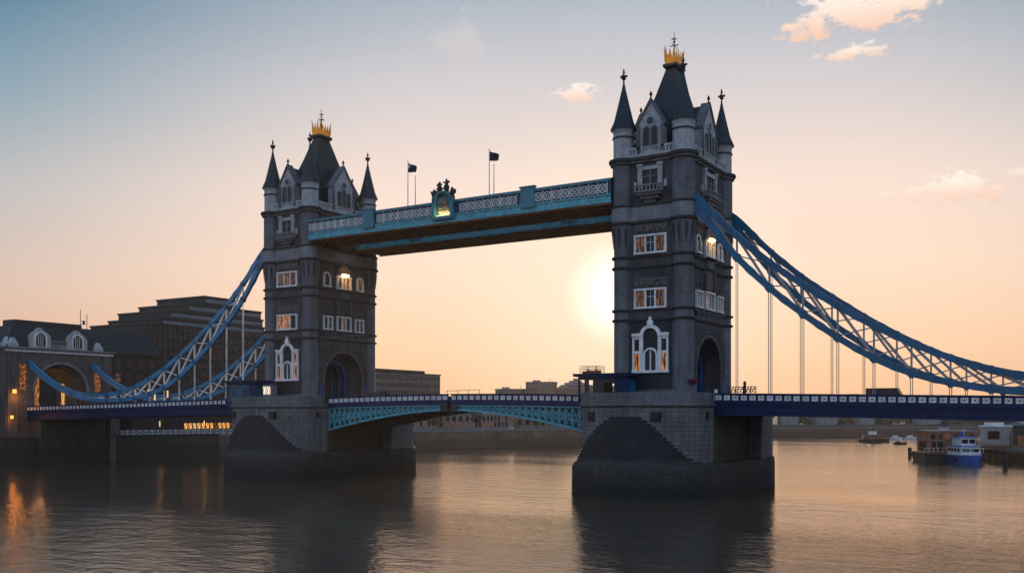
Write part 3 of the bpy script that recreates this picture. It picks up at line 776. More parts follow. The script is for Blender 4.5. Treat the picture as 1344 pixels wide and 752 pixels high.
# ------------------------------------------------------------------ high walkways
def make_walkway():
    t = thing('high_walkway', 'x', 'walkway', (0, 0, 47.3))
    Z = 47.3; H0, H1 = -33.4, 33.4
    mb = MB(Z); mb.box(H0, H1, -4.0, 4.0, 47.32, 47.6)
    mb.build('soffit', 'soffit', t)
    mb = MB(Z)
    n = 34
    for k in range(n):
        x = H0 + (k + .5) * (H1 - H0) / n
        mb.beam((x - 2.2, -3.8, 47.2), (x + 2.2, 3.8, 47.2), .28, .24)
    for y in (-3.85, -1.3, 1.3, 3.85): mb.box(H0, H1, y - .12, y + .12, 47.05, 47.31)
    mb.build('floor_joist', 'rust', t)  # orange tone puts the underside's lit look into the joist colour
    for s_ in (-1, 1):
        mb = MB(Z); mb.box(H0, H1, *sorted((s_ * 4.0, s_ * 4.15)), 47.3, 48.75); mb.box(H0, H1, *sorted((s_ * 4.15, s_ * 4.32)), 48.5, 48.74); mb.box(H0, H1, *sorted((s_ * 4.15, s_ * 4.3)), 47.3, 47.52)
        for k in range(44): 
            x = H0 + 1 + k * (H1 - H0 - 2) / 43
            mb.box(x - .35, x + .35, *sorted((s_ * 4.15, s_ * 4.22)), 47.75, 48.3)
        mb.build('lower_beam', 'pale_teal', t)
        mb = MB(Z); mb.box(H0, H1, *sorted((s_ * 3.75, s_ * 3.9)), 48.7, 50.95); mb.build('side_panel', 'dark_teal', t)
        mb = MB(Z); mb.box(H0, H1, *sorted((s_ * 4.0, s_ * 4.22)), 50.85, 51.25); mb.build('top_rail', 'teal', t)
        mb = MB(Z); mb.face = lambda s, d, z, s_=s_: (s, s_ * (3.92 + d), z)
        x = H0 + .9; k = 0
        while x < H1 - .6:
            skip = any(abs(x - c) < w_ for c, w_ in ((17.7, 1.7), (-17.7, 1.7), (0, 2.6)))
            if not skip:
                mb.arc(x, 49.75, .62, .76, .05, .22, 0, 360, 14)
                mb.arc(x, 49.75, .20, .32, .06, .2, 0, 360, 8)
                for a in (45, 135, 225, 315):
                    ca, sa = math.cos(R(a)), math.sin(R(a))
                    mb.beam((x + .3 * ca, .13, 49.75 + .3 * sa), (x + 1.02 * ca, .13, 49.75 + 1.02 * sa), .1, .1)
                mb.box(x + .83, x + .91, .05, .2, 48.78, 50.84)
            x += 1.74
        mb.build('lattice', 'white_paint', t)
        for c in (-17.7, 17.7):
            mb = MB(Z); mb.box(c - 1.35, c + 1.35, *sorted((s_ * 3.91, s_ * 4.5)), 48.1, 51.5); mb.box(c - 1.55, c + 1.55, *sorted((s_ * 3.91, s_ * 4.65)), 51.5, 51.8)
            mb.build('pilaster', 'teal', t)
    mb = MB(Z)
    mb.loft([[(x, -4.18, 51.26), (x, 4.18, 51.26), (x, 3.2, 51.6), (x, -3.2, 51.6)] for x in (H0, H1)])
    mb.build('roof', 'dark_teal', t)
    return t
wN = make_walkway(); wN.location = (0, -6.9, 47.3)
wN['label'] = 'nearer teal high walkway carrying the flags and the lit crest'
wF = copy_tree(wN); wF.location = (0, 7.6, 47.3)
wF['label'] = 'teal high walkway farther upstream, partly hidden below the one with the crest'
for t in (wN, wF): t['group'] = 'high level walkways between the towers'
# crest in the middle of the near walkway
cr = thing('walkway_crest', 'lit arched crest topped by dark carved ornaments at the middle of the high walkway', 'crest', (0, -11.1, 48.6))
Zc = 48.6
fc = lambda s, d, z: (s, -d, z)
mb = MB(Zc, fc)
for sg in (-1, 1): mb.box(*sorted((sg * 1.75, sg * 2.3)), -.15, .75, 47.9, 51.9)
mb.box(-1.75, 1.75, -.15, .1, 48.2, 51.0); mb.disc(0, 51.0, 1.75, -.15, .1, 18, 0, 180); mb.box(-1.75, 1.75, .1, .7, 47.9, 48.5)
mb.arc(0, 51.0, 1.72, 2.05, -.1, .75, 0, 180, 18)
mb.build('frame', 'teal', cr)
mb = MB(Zc, fc); mb.disc(0, 50.9, .75, .1, .3, 16); mb.arc(0, 50.9, .75, .95, .1, .4, 0, 360, 18); mb.box(-1.3, 1.3, .1, .25, 49.2, 49.5)
for s in (-1.0, -.5, .5, 1.0): mb.disc(s, 50.0, .28, .1, .3, 8)
mb.build('emblem', 'carved_stone', cr)
mb = MB(Zc)
rr = random.Random(3)
for x, hgt in ((-2.0, 1.7), (-.75, 2.3), (.75, 2.6), (2.0, 1.7)):
    z0 = 51.9 if abs(x) > 1.5 else 52.6
    mb.lathe(x, -.3, [(.5, z0 - .3), (.42, z0 + .2), (.55, z0 + .45 * hgt), (.3, z0 + .65 * hgt), (.34, z0 + .78 * hgt), (.08, z0 + hgt)], 7, False)
    for k in range(8):
        a = rr.uniform(0, 6.28); z = z0 + rr.uniform(.1, .7) * hgt
        mb.beam((x, -.3, z), (x + .75 * math.cos(a), -.3 + .5 * math.sin(a), z + rr.uniform(.1, .5)), .2, .22)
mb.build('ornament', 'dark_iron', cr)
mb = MB(Zc, fc); mb.box(-1.4, 1.4, .2, .5, 48.52, 48.62); mb.build('lamp_strip', 'lamp_glow', cr)
for s in (-.8, 0, .8): lamp_light('crest_light', (s, -.55, 49.1 - Zc), 70, (1, .55, .15), .12, cr)
def flag(x, y, z0, h, fl, label, red=False):
    t = thing('flagpole', label, 'flagpole', (x, y, z0))
    mb = MB(); mb.tube([(0, 0, 0), (0, 0, h * .6), (0, 0, h)], [.1, .085, .06]); mb.lathe(0, 0, [(.05, h), (.14, h + .12), (.04, h + .28)], 8)
    mb.build('pole', 'bracing_white' , t)
    if fl:
        mb = MB(); N, M = 12, 7
        L, Hh = 2.0, 1.75
        for side in (0, 1):
            for i in range(N + 1):
                for j in range(M + 1):
                    u, v = i / N, j / M
                    xx = .08 + L * u * (.95 - .1 * v); zz = h - .15 - Hh * (1 - .35 * u) * v - .9 * u ** 1.3 - .1 * math.sin(u * 5)
                    yy = .22 * math.sin(u * 7 + v * 2) * u + .03 * side
                    mb.P((xx, yy, zz))
        def idx(sd_, i, j): return sd_ * (N + 1) * (M + 1) + i * (M + 1) + j
        for i in range(N):
            for j in range(M):
                mb.F((idx(0, i, j), idx(0, i + 1, j), idx(0, i + 1, j + 1), idx(0, i, j + 1)), True)
                mb.F((idx(1, i, j), idx(1, i, j + 1), idx(1, i + 1, j + 1), idx(1, i + 1, j)), True)
        for i in range(N):
            for j in (0, M): mb.F((idx(0, i, j), idx(0, i + 1, j), idx(1, i + 1, j), idx(1, i, j)))
        for j in range(M):
            for i in (0, N): mb.F((idx(0, i, j), idx(0, i, j + 1), idx(1, i, j + 1), idx(1, i, j)))
        fo = mb.build('flag', 'flag_cloth', t)
        mb = MB()
        if red: mb.box(1.0, 1.6, -.13, .16, h - 2.05, h - 1.65); mb.build('flag_patch', 'flag_red', fo)
        else: mb.box(.12, .5, -.16, .12, h - 1.15, h - .5); mb.build('flag_patch', 'white_paint', fo)
    return t
flag(-9.9, -9, 51.8, 8.3, True, 'flagpole with dark white-patched flag, left of the lit crest')
flag(8.4, -9, 51.8, 8.0, True, 'flagpole with dark red-patched flag, right of the lit crest', True)
flag(-8.6, -8.4, 51.8, 5.5, False, 'short bare pole just right of the white-patched flag')
flag(9.0, -8.4, 51.8, 5.3, False, 'short bare pole just right of the red-patched flag')

# ------------------------------------------------------------------ decks
def parapet(t, xs, top, sy, oz, ox):
    """blue rails and posts with white cast panels between; top(x) gives the height."""
    rail = MB(oz); pan = MB(oz)
    y0 = sy * 9.35
    for a, b_ in zip(xs, xs[1:]):
        za, zb = top(a), top(b_)
        A, B = a - ox, b_ - ox
        def slab(da, db, ya, yb, m_):
            ya, yb = sorted((sy * ya, sy * yb))
            m_.hexa([(A, ya, za - db), (B, ya, zb - db), (B, yb, zb - db), (A, yb, za - db), (A, ya, za - da), (B, ya, zb - da), (B, yb, zb - da), (A, yb, za - da)])
        slab(0, .26, 9.15, 9.65, rail); slab(1.18, 1.6, 9.15, 9.62, rail); slab(.26, 1.18, 9.2, 9.32, rail)
        w_ = B - A; c = (A + B) / 2; zc = (za + zb) / 2
        rail.box(*sorted((A, A + .17 * (1 if w_ > 0 else -1))), *sorted((sy * 9.32, sy * 9.6)), zc - 1.18, zc - .26)
        hw = abs(w_) / 2 - .2
        pan.face = lambda s, d, z: (s, sy * (9.32 + d), z)
        z0, z1 = zc - 1.08, zc - .34
        pan.box(c - hw, c + hw, .02, .2, z1 - .12, z1); pan.box(c - hw, c + hw, .02, .2, z0, z0 + .12)
        pan.box(c - hw, c - hw + .12, .02, .2, z0 + .12, z1 - .12); pan.box(c + hw - .12, c + hw, .02, .2, z0 + .12, z1 - .12)
        zm = (z0 + z1) / 2
        pan.arc(c, zm, .14, .27, .02, .2, 0, 360, 10)
        for sg in (-1, 1):
            for s2 in (-1, 1): pan.beam((c + sg * .2, .1, zm + s2 * .12), (c + sg * (hw - .08), .1, zm + s2 * .26), .16, .13)
        pan.face = None
    rail.build('parapet_rail', 'deep_blue', t); pan.build('parapet_panel', 'white_paint', t)
def make_side_span(sgn, label):
    x0 = sgn * 50.5; x1 = sgn * 131.0
    top = lambda x: 15.95 - (abs(x) - 50.5) * .0185
    t = thing('side_span', label, 'bridge deck', ((x0 + x1) / 2, 0, 12.0), 'suspended side spans')
    ox = (x0 + x1) / 2; oz = 12.0
    n = 60
    xs = [x0 + (x1 - x0) * k / n for k in range(n + 1)]
    for sy in (-1, 1): parapet(t, xs, top, sy, oz, ox)
    def long(ya, yb, da, db, name, mat):
        m_ = MB(oz); m_.hexa([(x0 - ox, ya, top(x0) - db), (x1 - ox, ya, top(x1) - db), (x1 - ox, yb, top(x1) - db), (x0 - ox, yb, top(x0) - db),
                              (x0 - ox, ya, top(x0) - da), (x1 - ox, ya, top(x1) - da), (x1 - ox, yb, top(x1) - da), (x0 - ox, yb, top(x0) - da)]); return m_
    long(-9.15, 9.15, 1.45, 1.75, 0, 0).build('roadway', 'asphalt', t)
    for sy in (-1, 1):
        m_ = MB(oz)
        for ya, yb, da, db in ((9.0, 9.3, 1.602, 3.2), (8.7, 9.62, 3.2, 3.42), (9.3, 9.55, 1.75, 1.95), (9.3, 9.45, 2.75, 2.85)):
            q = long(*sorted((sy * ya, sy * yb)), da, db, 0, 0)
            k = len(m_.v); m_.v += q.v; m_.f += [tuple(i + k for i in f_) for f_ in q.f]; m_.sm += q.sm
        m_.build('girder', 'deep_blue', t)
    m_ = MB(oz)
    for k in range(17):
        x = x0 + (x1 - x0) * (k + .5) / 17
        m_.box(x - ox - .2, x - ox + .2, -8.95, 8.95, top(x) - 3.1, top(x) - 1.76)
    m_.build('cross_beam', 'dark_iron', t)
    return t
make_side_span(1, 'blue suspended deck running right from the nearer tower above moored boats')
make_side_span(-1, 'blue suspended deck running left from the farther tower to the gatehouse')

def make_leaf(sgn, label):
    x0 = sgn * 29.4; x1 = sgn * .35
    top = lambda x: 15.85 + .45 * (1 - (abs(x) / 29.4) ** 2)
    low = lambda x: 13.35 - 4.0 * (abs(x) / 29.4) ** 1.7
    t = thing('bascule_leaf', label, 'bridge deck', (sgn * 15, 0, 12.0), 'lifting leaves of the middle span')
    ox = sgn * 15; oz = 12.0
    n = 22
    xs = [x0 + (x1 - x0) * k / n for k in range(n + 1)]
    for sy in (-1, 1): parapet(t, xs, top, sy, oz, ox)
    rd = MB(oz); sf = MB(oz); inner = MB(oz)
    for a, b_ in zip(xs, xs[1:]):
        A, B = a - ox, b_ - ox
        def slab(m_, ya, yb, za0, za1, zb0, zb1):
            m_.hexa([(A, ya, za0), (B, ya, zb0), (B, yb, zb0), (A, yb, za0), (A, ya, za1), (B, ya, zb1), (B, yb, zb1), (A, yb, za1)])
        slab(rd, -9.15, 9.15, top(a) - 1.75, top(a) - 1.45, top(b_) - 1.75, top(b_) - 1.45)
        slab(sf, -8.6, 8.6, low(a) + .25, low(a) + .4, low(b_) + .25, low(b_) + .4)
        for y in (-3, 3): slab(inner, y - .25, y + .25, low(a), low(a) + .248, low(b_), low(b_) + .248)
        inner.box(*sorted((A - .12, A + .12)), -8.7, 8.7, low(a) + .02, low(a) + .247)
    rd.build('roadway', 'asphalt', t); sf.build('soffit', 'bascule_soffit', t); inner.build('soffit_rib', 'bascule_soffit', t)
    for sy in (-1, 1):
        lat = MB(oz); web = MB(oz); fas = MB(oz)
        for a, b_ in zip(xs, xs[1:]):
            A, B = a - ox, b_ - ox
            def slab(m_, ya, yb, za0, za1, zb0, zb1):
                ya, yb = sorted((sy * ya, sy * yb))
                m_.hexa([(A, ya, za0), (B, ya, zb0), (B, yb, zb0), (A, yb, za0), (A, ya, za1), (B, ya, zb1), (B, yb, zb1), (A, yb, za1)])
            slab(fas, 9.0, 9.62, top(a) - 2.05, top(a) - 1.602, top(b_) - 2.05, top(b_) - 1.602)
            slab(lat, 9.0, 9.5, top(a) - 2.3, top(a) - 2.052, top(b_) - 2.3, top(b_) - 2.052)
            slab(lat, 8.7, 9.55, low(a) - .12, low(a) + .24, low(b_) - .12, low(b_) + .24)
            slab(web, 8.75, 8.9, low(a) + .25, top(a) - 1.8, low(b_) + .25, top(b_) - 1.8)
            y = sy * 9.2
            za0, za1, zb0, zb1 = low(a) + .24, top(a) - 2.3, low(b_) + .24, top(b_) - 2.3
            if za1 - za0 > .15:
                lat.beam((A, y, za0), (A, y, za1), .2, .24)
                lat.beam((A, y - sy * .06, za0), (B, y - sy * .06, zb1), .15, .17)
                lat.beam((A, y - sy * .12, za1), (B, y - sy * .12, zb0), .15, .17)
                h = min(za1 - za0, zb1 - zb0)
                if h > 1.0:
                    lat.face = lambda s, d, z: (s, d, z)
                    lat.arc((A + B) / 2, (za0 + za1 + zb0 + zb1) / 4, h * .16, h * .16 + .14, y - .08, y + .06, 0, 360, 10)
                    lat.face = None
        lat.build('truss', 'pale_teal', t); web.build('web_plate', 'dark_teal', t); fas.build('fascia', 'deep_blue', t)
    mb = MB(oz); mb.box(*sorted((x1 - ox, x1 + sgn * 1.6 - ox)), -9.7, 9.7, 13.1, 14.6); mb.build('nose_lock', 'dark_iron', t)
    return t
make_leaf(-1, 'lifting road leaf with pale blue lattice girder joined to the farther pier')
make_leaf(1, 'lifting road leaf with pale blue lattice girder joined to the nearer pier')

# ------------------------------------------------------------------ suspension chains
UP = [(5.4, 48.0), (8, 46.2), (13.5, 40.6), (19.5, 35.3), (25, 31.3), (30, 27.9), (35, 24.9), (40, 22.3), (45, 20.2), (50, 18.6), (56, 17.4), (62, 17.0), (68, 17.2), (74, 18.2), (80, 20.2), (86, 23.0), (91, 26.0)]
LO = [(5.4, 46.6), (8, 44.6), (13.5, 37.4), (19.5, 31.4), (25, 26.9), (30, 23.3), (35, 20.3), (40, 18.2), (45, 16.9), (50, 16.1), (56, 15.75), (62, 15.8), (68, 16.2), (74, 17.3), (80, 19.3), (86, 22.1), (91, 25.1)]
def interp(T, s):
    n = len(T)
    for i in range(n - 1):
        if s <= T[i + 1][0] or i == n - 2:
            p0 = T[max(i - 1, 0)]; p1 = T[i]; p2 = T[i + 1]; p3 = T[min(i + 2, n - 1)]
            u = (s - p1[0]) / (p2[0] - p1[0])
            m1 = (p2[1] - p0[1]) / (p2[0] - p0[0]) * (p2[0] - p1[0]); m2 = (p3[1] - p1[1]) / (p3[0] - p1[0]) * (p2[0] - p1[0])
            return (2 * u ** 3 - 3 * u * u + 1) * p1[1] + (u ** 3 - 2 * u * u + u) * m1 + (-2 * u ** 3 + 3 * u * u) * p2[1] + (u ** 3 - u * u) * m2
NODES = [8.9 + 5.05 * k for k in range(17)]
def make_chain(sgn, sy, label):
    y = sy * 9.0
    t = thing('suspension_chain', label, 'bridge chain', (sgn * 46, y, 46), 'suspension chains of the bridge')
    def W(s, z, dy=0): return (sgn * (40 + s) - sgn * 46, dy, z - 46)
    for T, nm in ((UP, 'upper_chord'), (LO, 'lower_chord')):
        mb = MB(); ss = [5.4 + (91 - 5.4) * k / 180 for k in range(181)]
        rings = []
        for k, s in enumerate(ss):
            z = interp(T, s); dz = (interp(T, s + .2) - interp(T, s - .2)) / .4; l = math.hypot(1, dz)
            hh = .46 if s > 12 else .46 + .25 * (12 - s) / 7
            if s > 60: hh = .36
            wd = .3
            if k % 11 < 2: hh *= 1.13; wd = .36       # riveted splice plates
            nx, nz = -dz / l * hh, 1 / l * hh
            rings.append([(*W(s - nx, z - nz, -wd)[:2], W(0, z - nz)[2]), (*W(s - nx, z - nz, wd)[:2], W(0, z - nz)[2]), (*W(s + nx, z + nz, wd)[:2], W(0, z + nz)[2]), (*W(s + nx, z + nz, -wd)[:2], W(0, z + nz)[2])])
        mb.loft(rings, smooth=False); mb.build(nm, 'chain_blue' if sgn > 0 else 'chain_lit', t)  # one paint in two tones: left lightened as if lit
    br = MB()
    for a, b_ in zip(NODES, NODES[1:]):
        ua, ub, la, lb = interp(UP, a), interp(UP, b_), interp(LO, a), interp(LO, b_)
        w_ = .3 if a < 62 else .16
        br.beam(W(a, la), W(a, ua), w_ * .8, w_)
        br.beam(W(a, ua - .2, .1), W(b_, lb + .2, .1), w_, w_ * 1.25)
        br.beam(W(a, la + .2, -.1), W(b_, ub - .2, -.1), w_ * .5, w_ * .6)
        if a > 60:
            for f_ in (.35, .65): br.beam(W(a, la + (ua - la) * f_, .12), W(b_, lb + (ub - lb) * f_, .12), .12, .12)
    br.build('bracing', 'bracing_white' if sgn < 0 else 'steel_grey', t)  # right side greyed: backlit silhouette tone put into the paint
    for a in NODES[:11]:
        for T, rr_ in ((LO, .66), (UP, .56)):
            pin = MB(face=lambda s, d, z: (s, d, z)); x, _, z = W(a, interp(T, a)); pin.disc(x, z, rr_, -.36, .36, 10); pin.build('pin_joint', 'chain_blue', t)
    deck = lambda s: 15.95 - (s - 10.5) * .0185
    for a in NODES[:10]:
        if a < 12: continue
        zt = interp(LO, a) - .3; zb = deck(a) - 1.2
        if zt - zb < .3: continue
        h = MB(); x, _, z1 = W(a, zt); z0 = zb - 46
        for dx in (-.14, .14): h.tube([(x + dx, 0, z0), (x + dx, 0, z1)], .06, 6)
        h.box(x - .3, x + .3, -.16, .16, z1 - .45, z1); 
        h.build('hanger', 'bracing_white' if sgn < 0 else 'steel_grey', t)  # right hangers darkened in colour to read as backlit
    mb = MB(); x, _, z = W(5.2, 47.3); mb.box(x - .5, x + .5, -.5, .5, z - 1.1, z + 1.0); mb.build('saddle', 'chain_blue', t)
    return t
make_chain(1, -1, 'bright blue chain with trussed bracing dropping right from the nearer corner of the right tower')
make_chain(1, 1, 'dark blue chain behind, dropping right from the rear corner of the right tower')
make_chain(-1, -1, 'blue chain with white bracing rising across the left bank buildings to the left tower')
make_chain(-1, 1, 'blue chain with white bracing half hidden behind the left tower and cabin')

# ------------------------------------------------------------------ pier cabins
def make_cabin(label, loc, lx, ly, h, glow, rail):
    panel = 'chain_blue' if glow else 'dark_iron'
    t = thing('control_cabin', label, 'cabin', loc, 'blue cabins on the piers')
    mb = MB(); mb.box(-lx, lx, -ly, ly, 0, .5)
    for x in (-lx, lx - .25): 
        for y in (-ly, ly - .25): mb.box(x, x + .25, y, y + .25, .5, h - .5)
    mb.box(-lx, lx, -ly, ly, h - .9, h - .42)
    mb.build('frame', 'deep_blue', t)
    mb = MB(); mb.box(-lx - .6, lx + .6, -ly - .6, ly + .6, h - .42, h); mb.box(-lx - .7, lx + .7, -ly - .7, ly + .7, h - .1, h + .05); mb.build('roof', 'deep_blue', t)
    for y in (-ly + .06, ly - .12):
        for x0, x1, z0, z1 in ((-lx * .74, -lx * .56, .5, h - .9), (-lx * .40, .04 * lx, .5, h - .9), (.5 * lx, lx - .25, .5, h - .9), (-lx + .25, -lx * .74, .5, 1.1), (.04 * lx, .5 * lx, h - 1.5, h - .9)):
            mb = MB(); mb.box(x0, x1, y, y + .06, z0, z1); mb.build('side_panel', panel if x1 < .9 * lx else 'deep_blue', t)
    mb = MB(); mb.box(lx - .12, lx - .06, -ly + .25, ly - .25, .5, h - .9); mb.build('end_panel', 'chain_blue', t)
    if glow:
        mb = MB(); mb.box(-lx - .03, -lx + .05, -ly + .3, ly - .3, .6, h - 1.0); mb.build('window', 'window_white', t)
        for x0, x1 in ((-lx * .56, -lx * .40), (.04 * lx, .5 * lx), (-lx + .25, -lx * .74)):
            mb = MB(); mb.box(x0, x1, -ly + .08, -ly + .14, 1.1, h - 1.0); mb.build('window', 'dark_teal', t)
    if rail:
        mb = MB(); 
        a0, a1, b0, b1 = -lx + .2, -lx + 3.2, -ly + .3, ly - .3
        for x, y in ((a0, b0), (a1, b0), (a0, b1), (a1, b1), ((a0 + a1) / 2, b0), ((a0 + a1) / 2, b1)): mb.tube([(x, y, h), (x, y, h + 1.25)], .05, 6)
        for z in (h + .45, h + .85, h + 1.25):
            mb.tube([(a0, b0, z), (a1, b0, z)], .045, 6); mb.tube([(a0, b1, z), (a1, b1, z)], .045, 6); mb.tube([(a0, b0, z), (a0, b1, z)], .045, 6); mb.tube([(a1, b0, z), (a1, b1, z)], .045, 6)
        for k in range(4): mb.box(a0 + .2 + k * .7, a0 + .6 + k * .7, b0 + .4, b1 - .5, h + .06, h + .5 + .15 * (k % 2))
        mb.build('roof_railing', 'rust', t)
    return t
make_cabin('open blue cabin with rusty roof railing on the nearer pier', (33.9, -13.4, 14.62), 4.4, 1.7, 4.5, False, True)
make_cabin('glazed blue cabin with a lit end window on the farther pier', (-47.9, -13.4, 14.62), 4.4, 1.7, 4.7, True, False)
kb = thing('white_kiosk', 'small white notice kiosk beside the glazed blue cabin', 'kiosk', (-41.6, -13.4, 14.62))
mb = MB(); mb.box(-1.2, 1.2, -.8, .8, 0, 3.9); mb.build('body', 'office_pale', kb)
mb = MB(); mb.box(-1.0, 1.0, -.86, -.805, 1.9, 3.5); mb.build('window', 'window_white', kb)
mb = MB(); mb.box(-1.35, 1.35, -.95, .95, 3.9, 4.1); mb.build('roof', 'deep_blue', kb)

# ------------------------------------------------------------------ things on the deck
def make_car(label, loc, rz, kind):
    t = thing('parked_car' if kind != 'van' else 'delivery_van', label, 'car' if kind != 'van' else 'van', loc, None, rz)
    L, W_, H_ = (2.1, .88, 1.45) if kind != 'van' else (2.7, 1.0, 2.35)
    if kind == 'van': prof = [(-L, .4), (L, .4), (L, 1.1), (L - .5, 1.3), (L - 1.1, H_), (-L, H_)]
    else: prof = [(-L, .35), (L, .35), (L, .8), (1.1, .92), (.45, H_), (-1.1, H_), (-1.75, .95), (-L, .9)]
    mb = MB(); mb.prism(prof, 'y', -W_, W_); mb.build('body', 'car_paint', t)
    for sg in (-1, 1):
        mb = MB()
        q = [(-1.45, .97), (.95, .97), (.4, H_ - .1), (-1.05, H_ - .1)] if kind != 'van' else [(L - 1.9, 1.3), (L - .65, 1.3), (L - 1.15, H_ - .25), (L - 1.9, H_ - .25)]
        mb.prism(q, 'y', *sorted((sg * W_, sg * (W_ + .02)))); mb.build('window', 'dark_glass', t)
        for x in (-L * .62, L * .62):
            mb = MB(face=lambda s, d, z: (s, d, z)); mb.disc(x, .33, .33, *sorted((sg * (W_ - .15), sg * (W_ + .05))), 14); wh = mb.build('wheel', 'tyre', t)
            mb = MB(face=lambda s, d, z: (s, d, z)); mb.disc(x, .33, .18, *sorted((sg * (W_ + .051), sg * (W_ + .07))), 10); mb.build('rim', 'office_pale', wh)
        mb = MB(); mb.box(L, L + .03, sg * W_ * .75 - .14, sg * W_ * .75 + .14, .6, .78); mb.build('headlight', 'office_pale', t)
    return t
make_car('dark van crossing the right hand deck beyond the parapet', (75.2, -5.5, 14.12), 0, 'van')
make_car('dark car following close behind the van on the right hand deck', (71.0, -5.6, 14.2), 0, 'car')
make_car('dark car near the middle of the lifting span, left of the bare pole frames', (-13.5, -5.8, 14.66), 0, 'car')
make_car('dark van on the lifting span close to the left tower', (-19.5, -5.8, 14.55), 0, 'van')
# barrier with a tall post by the right tower
t = thing('road_barrier', 'dark lattice barrier with a stout post beside the right tower arch', 'barrier', (54.6, -8.0, 14.3))
mb = MB()
for x in (-2.4, -1.2, 0, 1.2, 2.0): mb.tube([(x, 0, 0), (x, 0, 2.6)], .07, 6)
for z in (1.8, 2.2, 2.6): mb.tube([(-2.4, 0, z), (2.0, 0, z)], .06, 6)
for k in range(9): mb.beam((-2.4 + k * .48, 0, 1.8), (-2.0 + k * .48, 0, 2.6), .09, .12)
mb.build('rail', 'dark_iron', t)
mb = MB(); mb.lathe(.3, -.15, [(.22, 0), (.22, 3.1), (.26, 3.2), (.14, 3.45)], 10); mb.build('post', 'dark_iron', t)
t = thing('sentry_box', 'dark round topped sentry box on the deck beside the left tower', 'sentry box', (-26.5, 4.5, 14.35))
mb = MB(); mb.lathe(0, 0, [(.75, 0), (.75, 2.3), (.7, 2.7), (.5, 3.05), (.1, 3.2)], 14); mb.build('body', 'dark_iron', t)
mb = MB(); mb.box(-.3, .3, -.79, -.7, .1, 2.0); mb.build('door', 'car_paint', t)
for x, lab in ((-9.0, 'thin pole frame over the middle of the lifting span, left of centre'), (4.0, 'thin pole frame over the middle of the lifting span, right of centre')):
    t = thing('pole_frame', lab, 'signal frame', (x, 8.2, 14.8), 'thin pole frames on the lifting span')
    mb = MB()
    for k in range(4): mb.tube([(k * 2.6 - 3.9, 0, 0), (k * 2.6 - 3.9, 0, 2.6)], .06, 6)
    mb.build('post', 'dark_iron', t)
    mb = MB(); mb.tube([(-4.2, 0, 2.5), (4.2, 0, 2.62)], .055, 6); mb.build('top_rail', 'dark_iron', t)
def lamp_post(label, loc, h, group=None, power=120):
    t = thing('street_lamp', label, 'street lamp', loc, group)
    mb = MB(); mb.lathe(0, 0, [(.16, 0), (.1, .5), (.06, .7), (.06, h - 1.6)], 8); mb.build('pole', 'dark_iron', t)
    mb = MB(); mb.lathe(0, 0, [(.1, h - 1.6), (.17, h - 1.5), (.17, h - .1), (.1, h)], 8); mb.build('lantern', 'lamp_amber', t)
    if power: lamp_light('lamp_light', (0, 0, h + .25), power * .35, parent=t)
    return t
for x, h, lab in ((-86.5, 4.6, 'tallest of the three lit amber lamps on the left deck'), (-84.2, 3.6, 'middle of the three lit amber lamps on the left deck'), (-79.8, 4.2, 'lit amber lamp on the left deck nearest the left tower')):
    lamp_post(lab, (x, -7.6, 13.65), h, 'lit lamps on the left deck')
t = thing('flower_basket', 'dark red flower basket hung on the right tower beside the road arch', 'flower basket', (47.0, -9.6, 17.6))
mb = MB(); mb.lathe(0, 0, [(.15, -.35), (.5, -.1), (.58, .1)], 10); mb.build('basket', 'dark_iron', t)
mb = MB(); rr = random.Random(5)
for k in range(260):
    v = Vector((rr.gauss(0, 1), rr.gauss(0, 1), rr.gauss(0, .7))).normalized() * rr.uniform(.4, .85)
    v.z = v.z * .6 + .25
    a = Vector((rr.gauss(0, 1), rr.gauss(0, 1), rr.gauss(0, 1))).normalized() * .12; c = v.cross(a).normalized() * .12
    i = [mb.P(tuple(v + q)) for q in (a, c, -a, -c)]; mb.F(i)
mb.build('blossom', 'flower_red', t)
mb = MB(); mb.lathe(0, 0, [(.42, 0), (.42, .9), (.36, 1.0), (.3, 1.9), (.2, 2.0)], 10)
tag(mb.build('traffic_bollard', 'white_paint'), 'white bollard standing in front of the right tower arch', 'bollard').location = (49.2, -5.2, 14.6)

